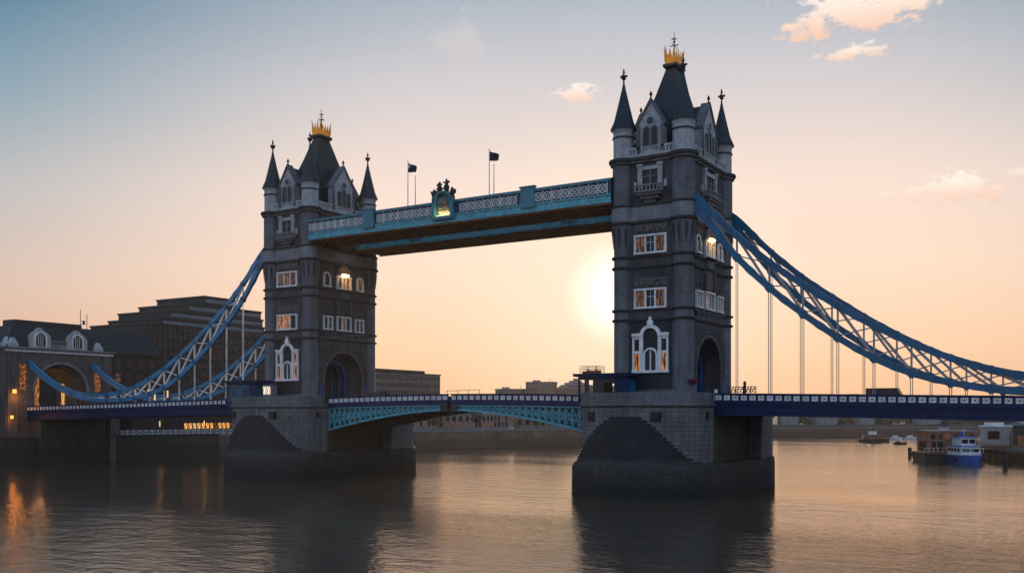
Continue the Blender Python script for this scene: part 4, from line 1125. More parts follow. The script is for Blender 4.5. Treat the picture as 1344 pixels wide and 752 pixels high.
# ------------------------------------------------------------------ left gatehouse
def gate():
    Z = 6.2
    t = thing('gatehouse', 'pale stone gatehouse with a lit road arch, two white dormers and little domes', 'gatehouse', (-137, 0, Z))
    X1 = 6.0                                              # front face at x = -131
    def ap(hw, zs, ez, n=18):
        p = [(-15, Z), (-15, Z)] if False else [(-15, Z), (-hw, Z), (-hw, zs)]
        p += [(-hw * math.cos(math.pi * k / n), zs + ez * math.sin(math.pi * k / n)) for k in range(1, n)]
        return p + [(hw, zs), (hw, Z), (15, Z), (15, 28.6), (-15, 28.6)]
    mb = MB(Z)
    for x0, x1, hw in ((-6, 3.5, 6.4), (3.5, 4.75, 6.9), (4.75, 6.0, 7.4)): mb.prism(ap(hw, 18.2, hw * .97), 'x', x0, x1)
    mb.build('wall', 'gate_stone', t)
    ff = lambda s, d, z: (X1 + d, s, z)
    mb = MB(Z, ff)
    mb.box(-15.4, 15.4, -12.4, .4, 28.6, 29.0); mb.box(-15.8, 15.8, -12.8, .8, 29.0, 29.4)
    mb.build('cornice', 'band_stone', t)
    mb = MB(Z, ff)
    mb.box(-15.3, 15.3, .0, .5, 28.2, 28.42)
    for k in range(44): mb.box(-15.2 + k * .7, -14.9 + k * .7, .0, .62, 28.4, 28.62)
    mb.build('dentil', 'white_paint', t)
    mb = MB(Z, ff); mb.arc(0, 18.2, 7.45, 8.1, 0, .2, 0, 180, 22, .97); mb.build('archivolt', 'band_stone', t)
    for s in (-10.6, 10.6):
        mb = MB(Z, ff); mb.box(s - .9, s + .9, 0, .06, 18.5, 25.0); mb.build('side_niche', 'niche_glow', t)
    for s in (-13.4, 13.4):
        mb = MB(Z, ff); mb.box(s - 1.3, s + 1.3, 0, .35, Z, 28.28); mb.build('pilaster', 'gate_stone', t)
    # mansard
    mb = MB(Z); mb.loft([[(-a, -b_, z), (a, -b_, z), (a, b_, z), (-a, b_, z)] for a, b_, z in ((5.2, 14.4, 29.4), (4.0, 12.4, 34.8), (3.4, 11.5, 35.0))]); mb.box(-3.0, 2.2, -10.5, 8.5, 35.0, 36.6)
    mb.build('roof', 'slate', t)
    for s in (-5.5, 5.0):
        mb = MB(Z, ff)
        mb.loft([[(s + u, d, z) for u, z in ((-3.0, 29.4), (3.0, 29.4), (3.0, 32.2), (2.4, 33.0), (0, 34.7), (-2.4, 33.0), (-3.0, 32.2))] for d in (-4.0, -.6)])
        dm = mb.build('dormer', 'pale_stone', t)
        mb = MB(Z, ff); mb.box(s - 1.35, s + 1.35, -.6, -.55, 29.9, 31.9); mb.disc(s, 31.9, 1.35, -.6, -.55, 14, 0, 180); wn_ = mb.build('window', 'dark_glass', dm)
        mb = MB(Z, ff); mb.arc(s, 31.9, 1.35, 1.75, -.6, -.3, 0, 180, 14); mb.box(s - 1.75, s - 1.35, -.6, -.3, 29.6, 31.9); mb.box(s + 1.35, s + 1.75, -.6, -.3, 29.6, 31.9)
        for k in (-.6, 0, .6): mb.box(s + k - .06, s + k + .06, -.545, -.45, 29.9, 32.9)
        mb.build('surround', 'white_paint', dm)
    mb = MB(Z, ff); mb.box(-2.3, 1.8, -1.4, -.5, 29.41, 30.4)
    for k in range(7): mb.box(-2.2 + k * .62, -1.95 + k * .62, -1.3, -.6, 30.4, 31.2)
    mb.box(-2.3, 1.8, -1.4, -.5, 31.2, 31.5); mb.build('balustrade', 'band_stone', t)
    for s in (-12.6, 11.6):
        mb = MB(Z); mb.lathe(3.6, s, [(2.1, 29.4), (2.1, 30.3), (1.7, 30.8), (1.45, 31.5), (.8, 32.1), (.45, 32.6), (.3, 33.3), (.07, 34.2)], 16); mb.build('cupola', 'pale_stone', t)
    # lit interior of the passage
    for s, lab in ((-6.0, 0), (6.0, 0)):
        mb = MB(Z); mb.box(-3, -1.8, s - .12, s + .12, 13.6, 21.0); mb.build('lit_panel', 'amber_bright', t)
    mb = MB(Z); mb.box(-5.9, -5.7, -2.2, 1.2, 14.5, 23.0); mb.build('lit_panel', 'amber_glass', t)
    lamp_light('arch_light', (-1.0, -2.0, 19.5 - Z), 350, (1, .55, .2), .4, t)
    # wall lamp on the corner pilaster
    mb = MB(Z, ff); mb.box(-13.75, -13.05, .7, 1.3, 17.6, 18.6); mb.build('wall_lamp', 'lamp_orange', t)
    lamp_light('wall_light', (X1 + 1.9, -13.2, 16.6 - Z), 330, (1, .36, .06), .3, t)
    mb = MB(Z, ff); mb.box(-14.3, -13.8, .7, 1.2, 11.3, 12.1); mb.build('wall_lamp', 'lamp_orange', t)
    lamp_light('wall_light', (X1 + 2.0, -14.6, 11.0 - Z), 200, (1, .36, .06), .3, t)
    return t
gate()
mb = MB(); mb.box(-8, -2.3, -9.4, 9.4, -4, 12.3)
ab = thing('bridge_abutment', 'dark masonry abutment under the left end of the deck', 'abutment', (-128.2, 0, 0))
mb = MB(); mb.box(-3, 2.2, -9.0, 9.0, -3, 11.0); mb.build('wall', 'quay_stone', ab)
mb = MB(); mb.box(1.0, 3.4, 10.2, 13.0, -3, 12.0); mb.build('buttress', 'turret_stone', ab)

# ------------------------------------------------------------------ buildings
def windows(parent, face, s0, s1, ns, z0, z1, nz, w_, h_, pick, oz=0.0):
    """each window a mesh of its own, sharing data by material."""
    cache = {}
    for i in range(ns):
        for j in range(nz):
            s = s0 + (i + .5) * (s1 - s0) / ns; z = z0 + (j + .5) * (z1 - z0) / nz
            mname = pick(i, j)
            if mname is None: continue
            if mname not in cache:
                mb = MB(face=face); mb.box(-w_ / 2, w_ / 2, -.05, .05, -h_ / 2, h_ / 2)
                cache[mname] = mb.build('window', mname, parent); o = cache[mname]; base = Vector(face(0, 0, 0))
            else:
                o = cache[mname].copy(); COL.objects.link(o); o.parent = parent; base = Vector(face(0, 0, 0))
            o.location = Vector(face(s, 0, z)) - base
def block(name, label, cat, x0, x1, y0, y1, z0, z1, mat, group=None):
    cx, cy = (x0 + x1) / 2, (y0 + y1) / 2
    t = thing(name, label, cat, (cx, cy, z0), group)
    mb = MB(); mb.box(x0 - cx, x1 - cx, y0 - cy, y1 - cy, 0, z1 - z0)
    mb.build('wall', mat, t)
    return t
rr = random.Random(11)
# dark building left of the gatehouse
t = block('brick_house', 'dark flat roofed house at the left edge beside the gatehouse', 'building', -165, -146, -60, -9, BANK_Z, 33.4, 'house_brick')
mb = MB(); mb.loft([[(-a, -b_, z) for a, b_ in ((9.8, 25.8), (-9.8, 25.8), (-9.8, -25.8), (9.8, -25.8))] if z < 28 else [(-a, -b_, z) for a, b_ in ((7, 23), (-7, 23), (-7, -23), (7, -23))] for z in (27.2, 30.0)]); mb.build('roof', 'slate', t)
windows(t, lambda s, d, z: (9.5 + d, s, z), -24, 24, 12, 3, 26, 5, 1.6, 2.4, lambda i, j: 'amber_dim' if (i + 3 * j) % 7 == 0 else 'dark_glass')
# warehouse
t = block('brick_warehouse', 'dark brown brick warehouse with slate roof between gatehouse and stepped office', 'building', -178, -150, 12, 46, BANK_Z, 31.0, 'house_brick')
mb = MB(); mb.loft([[(-14.4, -17.4, 24.81), (14.4, -17.4, 24.81), (14.4, 17.4, 24.81), (-14.4, 17.4, 24.81)], [(-12, -16.5, 31.2), (10, -16.5, 31.2), (10, 14, 31.2), (-12, 14, 31.2)]]); mb.build('roof', 'slate', t)
mb = MB(); mb.box(14, 14.5, -17.3, 17.3, 24.0, 24.8); mb.box(14, 14.4, -17.2, 17.2, 17.0, 17.5); mb.build('cornice', 'office_concrete', t)
windows(t, lambda s, d, z: (14.0 + d, s, z), -16, 16, 8, 2, 23.5, 5, 1.7, 2.3, lambda i, j: 'amber_dim' if rr.random() < .06 else 'dark_glass')
t2 = thing('antenna_mast', 'thin twin antenna mast on the roof of the brown warehouse', 'antenna', (-160, 26.5, 37.4))
mb = MB()
for y in (-1.1, 1.1): mb.tube([(0, y, 0), (0, y, 6.2 if y < 0 else 5)], .09, 6)
for z in (2.0, 2.9): mb.tube([(0, -1.1, z), (0, 1.1, z)], .06, 6)
mb.box(-.2, .2, -.3, .3, 1.8, 3.0); mb.build('mast', 'dark_iron', t2)
# stepped office
t = thing('stepped_office', 'dark stepped office block with ribbon windows behind the left chains', 'office block', (-170, 72, BANK_Z))
steps = [(47, 41.0), (53.8, 43.2), (57.7, 46.0), (66, 49.0), (73.5, 52.3)]
mb = MB()
for k, (y0, z1) in enumerate(steps):
    y1 = 99 - (0 if k else 0)
    zb = 0 if k == 0 else steps[k - 1][1] - BANK_Z
    x1 = 12 - k * .9
    yy1 = 27 if k < 4 else 16
    mb.box(-16, x1, y0 - 72, yy1, zb + (.0 if k == 0 else .002), z1 - BANK_Z)
mb.build('wall', 'office_concrete', t)
for k, (y0, z1) in enumerate(steps):
    x1 = 12 - k * .9; yy1 = 27 if k < 4 else 16
    mb = MB(); mb.box(-16.3, x1 + .3, y0 - 72.3, yy1 + .3, z1 - BANK_Z + .003, z1 - BANK_Z + .55); mb.build('roof_edge', 'dark_iron', t)
for j in range(11):
    z = 3.5 + j * 3.0
    mb = MB(); mb.box(12.02, 12.12, -24.5, 26.5, z, z + 1.5); mb.build('ribbon_window', 'dark_glass', t)
    mb = MB()
    mb.box(12.0, 12.28, -24.6, 26.4, z - .32, z - .05)
    for k in range(26): mb.box(12.13, 12.3, -24.5 + k * 2, -24.1 + k * 2, z - .3, z + 1.8)
    mb.build('mullion', 'office_concrete', t)
for k, (y0, z1) in enumerate(steps):
    x1 = 12 - k * .9; yy1 = 26.5 if k < 4 else 15.5
    mb = MB(); mb.box(x1 + .02, x1 + .1, y0 - 71.5, yy1, z1 - BANK_Z - 1.7, z1 - BANK_Z - .5); mb.build('ribbon_window', 'office_pale', t)
# low lit restaurant on the quay
t = block('riverside_restaurant', 'low riverside restaurant with a row of amber lit windows under the left deck', 'building', -152, -134, 24, 66, BANK_Z, 12.6, 'house_brick')
windows(t, lambda s, d, z: (9.0 + d, s, z), -3, 20, 14, 1.2, 3.8, 1, 1.15, 1.7, lambda i, j: 'amber_bright' if i not in (7, 11) else 'amber_dim')
mb = MB(); mb.box(-9.3, 9.3, -21.3, 21.3, 6.402, 6.8); mb.build('roof', 'dark_iron', t)
def railing(pts, z, label, mat='office_pale'):
    t = thing('quay_railing', label, 'railing', (pts[0][0], pts[0][1], z), 'railings along the quay')
    mb = MB(); pb = MB()
    o = Vector((pts[0][0], pts[0][1], 0))
    for a, b_ in zip(pts, pts[1:]):
        A = Vector((*a, 0)) - o; B = Vector((*b_, 0)) - o; L = (B - A).length; n = max(1, int(L / 1.6))
        for zz in (.15, 1.15): mb.beam((A.x, A.y, zz), (B.x, B.y, zz), .1, .12)
        for k in range(n):
            P0 = A.lerp(B, k / n); P1 = A.lerp(B, (k + 1) / n)
            pb.box(P0.x - .08, P0.x + .08, P0.y - .08, P0.y + .08, 0, 1.3)
            mb.beam((P0.x, P0.y, .15), (P1.x, P1.y, 1.15), .06, .09); mb.beam((P0.x, P0.y, 1.15), (P1.x, P1.y, .15), .06, .09)
    mb.build('rail', mat, t); pb.build('post', mat, t)
    return t
railing([(-125.5, 14), (-117.8, 38), (-116.2, 44), (-110, 70)], 6.7, 'pale crossed railing on the quay below the amber lit restaurant', 'white_paint')
railing([(-99.6, 112), (-71, 182), (-55, 255)], 6.4, 'pale railing along the brown river wall beyond the lifting span')
for (x, y, lab, pw) in ((-122, 27, 'orange street lamp on the quay just right of the abutment', 250), (-121, 42, 'orange street lamp on the quay in front of the restaurant', 200)):
    lamp_post(lab, (x - 4, y, BANK_Z), 4.2, 'orange lamps on the quay', pw * .2)
# glass office beyond the left tower
t = block('glass_office', 'wide glass office block behind the lifting span beside the left tower', 'office block', -185, -150, 120, 196, BANK_Z, 29.2, 'glass_office')
for j in range(7):
    mb = MB(); z = 1.6 + j * 3.1; mb.box(17.52, 17.6, -37.5, 37.5, z, z + 1.9); mb.build('ribbon_window', 'dark_glass', t)
    mb = MB(); mb.box(-17, 17, -38.1, -38.02, z, z + 1.9); mb.build('ribbon_window', 'dark_glass', t)
mb = MB()
mb.box(17.61, 17.75, -37.3, 37.3, .3, .7)
for k in range(38): mb.box(17.61, 17.8, -37.2 + k * 2, -36.95 + k * 2, .5, 22.5)
mb.build('mullion', 'office_pale', t)
mb = MB(); mb.box(-16, 15, -36, 30, 23.0, 24.6); mb.box(-17.9, 17.9, -38.4, 38.4, 22.9, 23.3); mb.build('roof', 'office_concrete', t)
t2 = thing('antenna_mast', 'single aerial with crossbar on the glass office roof', 'antenna', (-160, 146, 30.8))
mb = MB(); mb.tube([(0, 0, 0), (0, 0, 6.0)], .12, 6); mb.tube([(0, -1.2, 5.2), (0, 1.2, 5.2)], .09, 6); mb.tube([(0, -.7, 4.2), (0, .7, 4.2)], .08, 6); mb.build('mast', 'dark_iron', t2)
# mid bank frontages seen under the lifting span
fr = [(-128, -113, 118, 142, 14, 'hazed_concrete', 'brownish riverside block with yellow lit windows nearest the left tower under the lifting span'),
      (-116, -99, 146, 172, 12, 'hazed_concrete', 'riverside block with a few small lights, second along the bank under the span'),
      (-100, -80, 177, 205, 14.5, 'hazed_brick', 'long brown hazy block under the middle of the lifting span'),
      (-92, -76, 209, 226, 10.5, 'hazed_concrete', 'lowest hazy riverside block, just right of the long brown one'),
      (-84, -68, 230, 262, 12.5, 'hazed_brick', 'hazy brown riverside block near the right pier under the lifting span')]
for i, (x0, x1, y0, y1, z1, mt, lab) in enumerate(fr):
    t = block('riverside_block', lab, 'building', x0, x1, y0, y1, BANK_Z, z1, mt, 'blocks along the middle bank')
    hx, hy = (x1 - x0) / 2, (y1 - y0) / 2
    mb = MB(); mb.box(-hx - .3, hx + .3, -hy - .3, hy + .3, z1 - BANK_Z + .003, z1 - BANK_Z + .4); mb.box(-hx * .3, hx * .4, -hy * .5, hy * .2, z1 - BANK_Z + .4, z1 - BANK_Z + 1.6 + (i % 3) * .6); mb.build('roof', 'hazed_concrete', t)
    windows(t, lambda s, d, z, hx=hx: (hx + d, s, z), -hy + 1, hy - 1, 9, .8, z1 - BANK_Z - .5, 2, 1.5, 1.9, lambda a, b_, i=i: ('amber_dim' if i < 2 and b_ == 0 and rr.random() < .35 else ('amber_dim' if rr.random() < .15 else 'dark_glass')))
    windows(t, lambda s, d, z, hy=hy: (s, -hy - d, z), -hx + 1, hx - 1, 5, .8, z1 - BANK_Z - .5, 2, 1.5, 1.9, lambda a, b_, i=i: ('amber_dim' if i < 2 and b_ == 0 and rr.random() < .35 else 'dark_glass'))
def bank_tree(x, y, h, label, seed):
    rr = random.Random(seed)
    t = thing('riverside_tree', label, 'tree', (x, y, BANK_Z), 'bare crowned trees along the middle bank')
    mb = MB(); mb.tube([(0, 0, 0), (.1, .1, h * .35), (0, 0, h * .7)], [.28, .2, .08], 6)
    for k in range(6):
        a = rr.uniform(0, 6.28); z = h * rr.uniform(.3, .55); mb.tube([(0, 0, z), (math.cos(a) * h * .22, math.sin(a) * h * .22, z + h * .2)], [.1, .03], 5)
    mb.build('trunk', 'bark', t)
    mb = MB()
    for k in range(420):
        u = Vector((rr.gauss(0, 1), rr.gauss(0, 1), rr.gauss(0, 1))).normalized() * rr.random() ** .45
        c = Vector((u.x * h * .36, u.y * h * .36, h * .66 + u.z * h * .36)); c += Vector((math.sin(c.z * 2 + seed), math.cos(c.z * 2.3), 0)) * .35
        sz = rr.uniform(.18, .42); p = Vector((rr.gauss(0, 1), rr.gauss(0, 1), rr.gauss(0, 1))).normalized(); q = p.cross(u + Vector((.1, .2, .3))).normalized()
        mb.F([mb.P(tuple(c + v)) for v in (p * sz, q * sz, -p * sz, -q * sz)])
    mb.build('crown', 'hazed_foliage', t)
for k, (x, y, h, lab) in enumerate(((-99, 121, 6.5, 'small tree on the bank beside the block with yellow lit windows'), (-93, 140, 7.5, 'tree on the bank between the first two blocks under the span'), (-83, 166, 6.0, 'smallest tree on the bank, before the long brown block'),
                                    (-70, 206, 8.0, 'tallest tree on the bank, in front of the lowest hazy block'), (-62, 236, 7.0, 'tree on the bank nearest the right pier under the span'))): bank_tree(x, y, h, lab, 40 + k)
# hazy skyline above the lifting span
def uv(px_right, ahead):               # metres right of and ahead of the quay viewpoint
    c, s_ = math.cos(VIEW_AZ), math.sin(VIEW_AZ)
    return 102.4 + c * px_right - s_ * ahead, -154.6 + s_ * px_right + c * ahead
for (u, ahead, w_, d_, z1, lab) in ((-.5, 645, 21, 12, 27.5, 'low hazy flat roofed block left of the square one on the skyline'), (19.6, 640, 19, 14, 32, 'hazy square block on the skyline above the lifting span'),
                                  (39, 655, 24, 14, 28.5, 'long low hazy block on the skyline right of the square one'), (45.5, 678, 20, 16, 31, 'hazy tiered block rising highest on the skyline beside the right pier cabin'),
                                  (66, 690, 26, 16, 30.5, 'hazy block on the skyline seen through and past the right pier cabin')):
    x, y = uv(u, ahead)
    t = block('skyline_block', lab, 'building', x - w_ / 2, x + w_ / 2, y - d_ / 2, y + d_ / 2, BANK_Z, z1, 'hazed_brick', 'hazy blocks on the skyline')
    t.rotation_euler = (0, 0, VIEW_AZ + R(rr.uniform(-14, 14)))
    h = z1 - BANK_Z
    mb = MB(); mb.box(-w_ / 2 - .3, w_ / 2 + .3, -d_ / 2 - .3, d_ / 2 + .3, h + .003, h + .6); mb.box(-w_ * .3, -w_ * .05, -2, 2, h + .6, h + 1.8); mb.tube([(w_ * .3, 0, h + .5), (w_ * .3, 0, h + 3.2)], .15, 5); mb.build('roof', 'hazed_concrete', t)
    if z1 == 31:
        mb = MB()
        for k, (a, za, zb) in enumerate(((7, .602, 2.2), (4.2, 2.202, 3.6), (1.6, 3.602, 5.2))): mb.box(-a - 1, a - 1, -a * .7, a * .7, h + za, h + zb)
        mb.build('roof_tier', 'hazed_concrete', t)
# small pale houses among the far trees
for k, (x, y, w_, h_, lab) in enumerate(((-40, 356, 9, 5, 'pale gabled house leftmost on the hazy far bank under the right deck'), (-24, 368, 12, 4, 'long low pale house second from the left on the hazy far bank'),
                                        (-6, 380, 8, 6, 'taller pale house in the middle of the hazy far bank'), (20, 410, 13, 4.5, 'pale house farthest right on the hazy far bank behind the moored boats'))):
    t = thing('riverside_house', lab, 'house', (x, y, BANK_Z), 'pale houses on the far bank', R(38))
    mb = MB(); mb.box(-w_ / 2, w_ / 2, -3, 3, 0, h_); mb.build('wall', 'band_stone', t)
    mb = MB(); mb.loft([[(x_, -3.4, h_ + .003), (x_, 3.4, h_ + .003), (x_, 0, h_ + 2)] for x_ in (-w_ / 2 - .3, w_ / 2 + .3)]); mb.build('roof', 'hazed_brick', t)
# right bank
def tree_mass(name, spots, seed, label=None):
    rr = random.Random(seed); mb = MB()
    for (x, y, z, r, h) in spots:
        for k in range(int(90 * r)):
            u = Vector((rr.gauss(0, 1), rr.gauss(0, 1), rr.gauss(0, 1))).normalized() * (rr.random() ** .4)
            c = Vector((x + u.x * r, y + u.y * r, z + h * .55 + u.z * h * .45))
            c += Vector((math.sin(c.z * 1.3 + x) * .6, math.cos(c.z + y) * .6, 0))
            sz = rr.uniform(.35, .8)
            a = Vector((rr.gauss(0, 1), rr.gauss(0, 1), rr.gauss(0, 1))).normalized() * sz; n = Vector((rr.gauss(0, 1), rr.gauss(0, 1), rr.gauss(0, 1)))
            b_ = a.cross(n).normalized() * sz
            i = [mb.P(tuple(c + q)) for q in (a, b_, -a, -b_)]; mb.F(i)
    return mb.build(name, 'hazed_foliage', kind='stuff')
rr = random.Random(21); spots = []
pts = [(-58, 345), (-48, 350), (-38, 360), (-28, 367), (-18, 374), (-8, 385), (2, 396), (12, 408), (22, 418), (32, 428), (42, 438), (52, 452)]
for i, (x, y) in enumerate(pts):
    for r_ in range(3):
        hh = rr.uniform(4.5, 8) + (3.5 if i < 3 else 0) + r_ * 1.6
        spots.append((x + rr.uniform(-5, 5) - r_ * 5, y + rr.uniform(0, 6) + r_ * 11, 5.0, rr.uniform(4, 6.5), hh))
tree_mass('far_woodland', spots, 4)
for (x, y, w_, h_, lab) in ((-75, 640, 16, 15, 'faint far tower block in the haze left of the small ferry'), (-45, 660, 22, 13, 'wide faint block in the haze behind the far trees'), (42, 640, 15, 16, 'faint far tower block in the haze right of the small ferry'),
                            (95, 640, 24, 13, 'faint low block in the haze above the moored white boats')):
    t = block('hazy_tower_block', lab, 'building', x - w_ / 2, x + w_ / 2, y - 8, y + 8, 6, 6 + h_, 'hazed_concrete', 'faint blocks beyond the far trees')
    mb = MB(); mb.box(-w_ / 4, w_ / 4, -4, 4, h_ + .003, h_ + 3); mb.build('plant_room', 'hazed_concrete', t)
# slim tower and glass terraces behind the jetty
t = block('slim_tower_block', 'slim pale tower block rising behind the brick pavilion up to the deck', 'building', 86, 92, 300, 308, 3.2, 15.5, 'hazed_concrete')
for k in range(3):
    mb = MB(); mb.box(-2.5, 2.5, -4.08, -4.02, 2 + k * 3.2, 3.6 + k * 3.2); mb.build('ribbon_window', 'dark_glass', t)
t = block('terraced_offices', 'wide pale glass terrace building behind the jetty at the right edge', 'building', 97, 170, 262, 300, 3.2, 12.5, 'office_pale')
for k in range(2):
    mb = MB(); mb.box(-36, 36, -19.1, -19.02, 1.5 + k * 3.1, 3.2 + k * 3.1); mb.build('ribbon_window', 'dark_glass', t)
    mb = MB(); mb.box(-36.5, 36.5, -19.6, -19.0, 4.0 + k * 3.1, 4.25 + k * 3.1); mb.build('floor_edge', 'hazed_concrete', t)
t = block('white_boathouse', 'pale blue grey boathouse with one big dark window behind the blue boat', 'building', 71, 79, 160, 168, 3.2, 8.6, 'steel_grey')
mb = MB(); mb.box(-1.8, 1.3, -4.08, -4.02, 1.8, 4.2); mb.build('window', 'dark_glass', t)
mb = MB(); mb.box(-4.3, 4.3, -4.3, 4.3, 5.403, 5.7); mb.box(-3, 2, -2, 2, 5.7, 6.6); mb.build('roof', 'boat_white', t)
for x, y, w_, d_, h_, mt, dm, rm, lab, cat in ((83, 160, 6, 7, 4.2, 'boat_dark', 'rust', 'office_concrete', 'rust orange doored dark shed beside the pale boathouse at the right edge', 'shed'),
        (90.5, 152, 7, 7, 4.6, 'red_brick', 'boat_dark', 'slate', 'brown brick shed farthest right behind the jetty railing', 'shed'),
        (80, 176, 9, 6, 5.6, 'house_brick', 'amber_dim', 'office_pale', 'dark brick shed with pale roof standing behind the pale boathouse', 'shed'),
        (97, 170, 12, 8, 6.4, 'glass_office', 'dark_glass', 'office_concrete', 'low grey dock office rising behind the sheds at the right edge', 'building')):
    t = thing('dock_shed' if cat == 'shed' else 'dock_office', lab, cat, (x, y, 3.2))
    mb = MB(); mb.box(-w_ / 2, w_ / 2, -d_ / 2, d_ / 2, 0, h_); mb.build('wall', mt, t)
    mb = MB(); mb.box(-w_ * .3, w_ * .2, -d_ / 2 - .08, -d_ / 2 - .02, .3, h_ * .7); mb.build('door', dm, t)
    mb = MB(); mb.loft([[(-w_ / 2 - .3, y_, h_ + .003), (w_ / 2 + .3, y_, h_ + .003), (0, y_, h_ + 1.1)] for y_ in (-d_ / 2 - .3, d_ / 2 + .3)]); mb.build('roof', rm, t)
    mb = MB(); mb.tube([(w_ * .3, 0, h_ + .2), (w_ * .3, 0, h_ + 2.2)], .16, 6); mb.build('chimney', 'dark_iron', t)

# ------------------------------------------------------------------ river craft and jetty
t = thing('brick_pavilion', 'floating red brick pavilion with a small pagoda cupola beside the blue boat', 'pavilion', (67.6, 120.0, 0), None, R(28))
mb = MB(); mb.loft([[(-7.2, -4.6, -.6), (6.2, -4.6, -.6), (6.2, 4.6, -.6), (-7.2, 4.6, -.6)], [(-7.8, -5, 2.2), (6.8, -5, 2.2), (6.8, 5, 2.2), (-7.8, 5, 2.2)]]); mb.build('hull', 'boat_dark', t)
mb = MB(); mb.box(-8.0, 7.0, -5.2, 5.2, 2.2, 2.6); mb.build('deck', 'wood', t)
mb = MB(); mb.box(-6.6, 5.6, -3.9, 3.9, 2.6, 7.85); mb.build('wall', 'red_brick', t)
for k in range(7): mb = MB(); x = -6.3 + k * 1.93; mb.box(x - .18, x + .18, -4.15, -3.9, 2.6, 7.8); mb.build('pilaster', 'rust' if k % 2 else 'red_brick', t)
for k in range(6): mb = MB(); x = -5.33 + k * 1.93; mb.box(x - .5, x + .5, -3.98, -3.91, 6.0, 7.2); mb.build('window', 'dark_glass' if k != 2 else 'amber_dim', t)
mb = MB(); mb.box(-6.9, 5.9, -4.2, 4.2, 7.852, 8.2); mb.box(-6.8, 5.8, -4.1, 4.1, 5.6, 5.8); mb.build('roof', 'band_stone', t)
for x0, x1 in ((-5.6, -2.8), (0.2, 4.8)):
    mb = MB(); mb.box(x0, x1, -4.0, -3.92, 3.2, 5.3); mb.build('window', 'dark_glass', t)
mb = MB(); mb.box(-6.7, -6.62, -2.6, 2.0, 3.1, 5.2); mb.build('window', 'dark_glass', t)
mb = MB(); mb.box(-2.0, -.4, -3.98, -3.92, 2.7, 5.4); mb.build('door', 'rust', t)
mb = MB()
for k in range(4):
    a = R(45 + 90 * k); mb.box(-1.2 + 1.1 * math.cos(a) - .12, -1.2 + 1.1 * math.cos(a) + .12, 1.1 * math.sin(a) - .12, 1.1 * math.sin(a) + .12, 8.2, 9.5)
mb.box(-2.0, -.4, -.8, .8, 8.202, 8.6); mb.build('cupola', 'boat_white', t)
mb = MB(); mb.lathe(-1.2, 0, [(1.9, 9.4), (1.8, 9.5), (1.0, 9.85), (.45, 10.2), (.12, 10.5), (.04, 11.1)], 8, False); mb.build('cupola_roof', 'dark_iron', t)
mb = MB()
for k in range(14): mb.box(-7.9 + k * 1.13, -7.8 + k * 1.13, -5.15, -5.05, 2.6, 3.7)
mb.box(-7.9, 6.9, -5.16, -5.04, 3.7, 3.8); mb.build('railing', 'boat_white', t)
def hull(mb, L, W_, z0, z1, bow=.35, n=10):
    rings = []
    for k in range(n + 1):
        u = k / n; x = -L + 2 * L * u
        f = 1 if u < 1 - bow else max(.03, 1 - ((u - (1 - bow)) / bow) ** 2.2)
        sh = z1 + .9 * max(0, u - .5) ** 2 * 2
        rings.append([(x - (1 - f) * .2, -W_ * f * .7, z0), (x - (1 - f) * .2, W_ * f * .7, z0), (x, W_ * f, sh), (x, -W_ * f, sh)])
    mb.loft(rings)
    return mb
t = thing('blue_boat', 'blue hulled river boat with white two deck cabin moored beside the brick pavilion', 'boat', (72.6, 110.8, 0), None, R(-62))
hull(MB(), 8.0, 2.9, -.5, 2.0).build('hull', 'boat_blue', t)
mb = MB(); hull(mb, 7.9, 3.0, 2.02, 2.25); mb.build('gunwale', 'boat_white', t)
mb = MB(); mb.box(-6, 3.5, -2.2, 2.2, 2.3, 4.4); mb.build('cabin', 'boat_white', t)
mb = MB(); mb.box(-3.5, 2.2, -1.8, 1.8, 4.402, 6.6); mb.build('wheelhouse', 'boat_white', t)
mb = MB(); mb.box(-6.2, 3.8, -2.5, 2.5, 4.41, 4.6) ; mb.box(-3.8, 2.5, -2.1, 2.1, 6.602, 6.8); mb.build('deck_roof', 'boat_blue', t)
for z0, z1, x0, y0 in ((3.1, 3.9, 3.52, 2.0), (5.2, 6.2, 2.22, 1.6)):
    for s_ in (-1, 1):
        mb = MB(); mb.box(x0, x0 + .05, *sorted((s_ * .15, s_ * y0)), z0, z1); mb.build('window', 'dark_glass', t)
for s_ in (-1, 1):
    for x in (-5, -3, -1, 1):
        mb = MB(); mb.box(x, x + 1.4, *sorted((s_ * 2.2, s_ * 2.24)), 3.0, 3.9); mb.build('window', 'dark_glass', t)
for k in range(5):
    for s_ in (-1, 1):
        mb = MB(face=lambda s, d, z: (s, d, z)); x = -5.5 + k * 2.1; mb.arc(x, 1.2, .22, .42, *sorted((s_ * 2.95, s_ * 3.15)), 0, 360, 10); mb.build('fender', 'tyre', t)
mb = MB()
for s_ in (-1, 1):
    for z in (3.1, 3.5): mb.tube([(3.7, s_ * 2.3, z), (7.2, s_ * .7, z + .5)], .035, 5)
    for k in range(4): mb.tube([(3.7 + k * 1.15, s_ * (2.3 - k * .53), 2.3), (3.7 + k * 1.15, s_ * (2.3 - k * .53), 3.5 + k * .16)], .035, 5)
mb.build('bow_rail', 'boat_white', t)
mb = MB(); mb.lathe(-2.6, 0, [(.3, 6.8), (.3, 7.9), (.36, 8.0)], 10); mb.build('funnel', 'boat_blue', t)
mb = MB(); mb.tube([(-.5, 0, 6.8), (-.5, 0, 9.2)], .07, 6); mb.tube([(-.5, -.8, 8.3), (-.5, .8, 8.3)], .05, 6); mb.build('mast', 'boat_white', t)
t = thing('river_ferry', 'small dark ferry with pale upper deck out on the hazy water', 'boat', (18, 280, 0), None, R(20))
hull(MB(), 6.5, 2.2, -.4, 1.3).build('hull', 'boat_dark', t)
mb = MB(); mb.box(-4.5, 3.2, -1.7, 1.7, 1.3, 3.2); mb.build('cabin', 'wood', t)
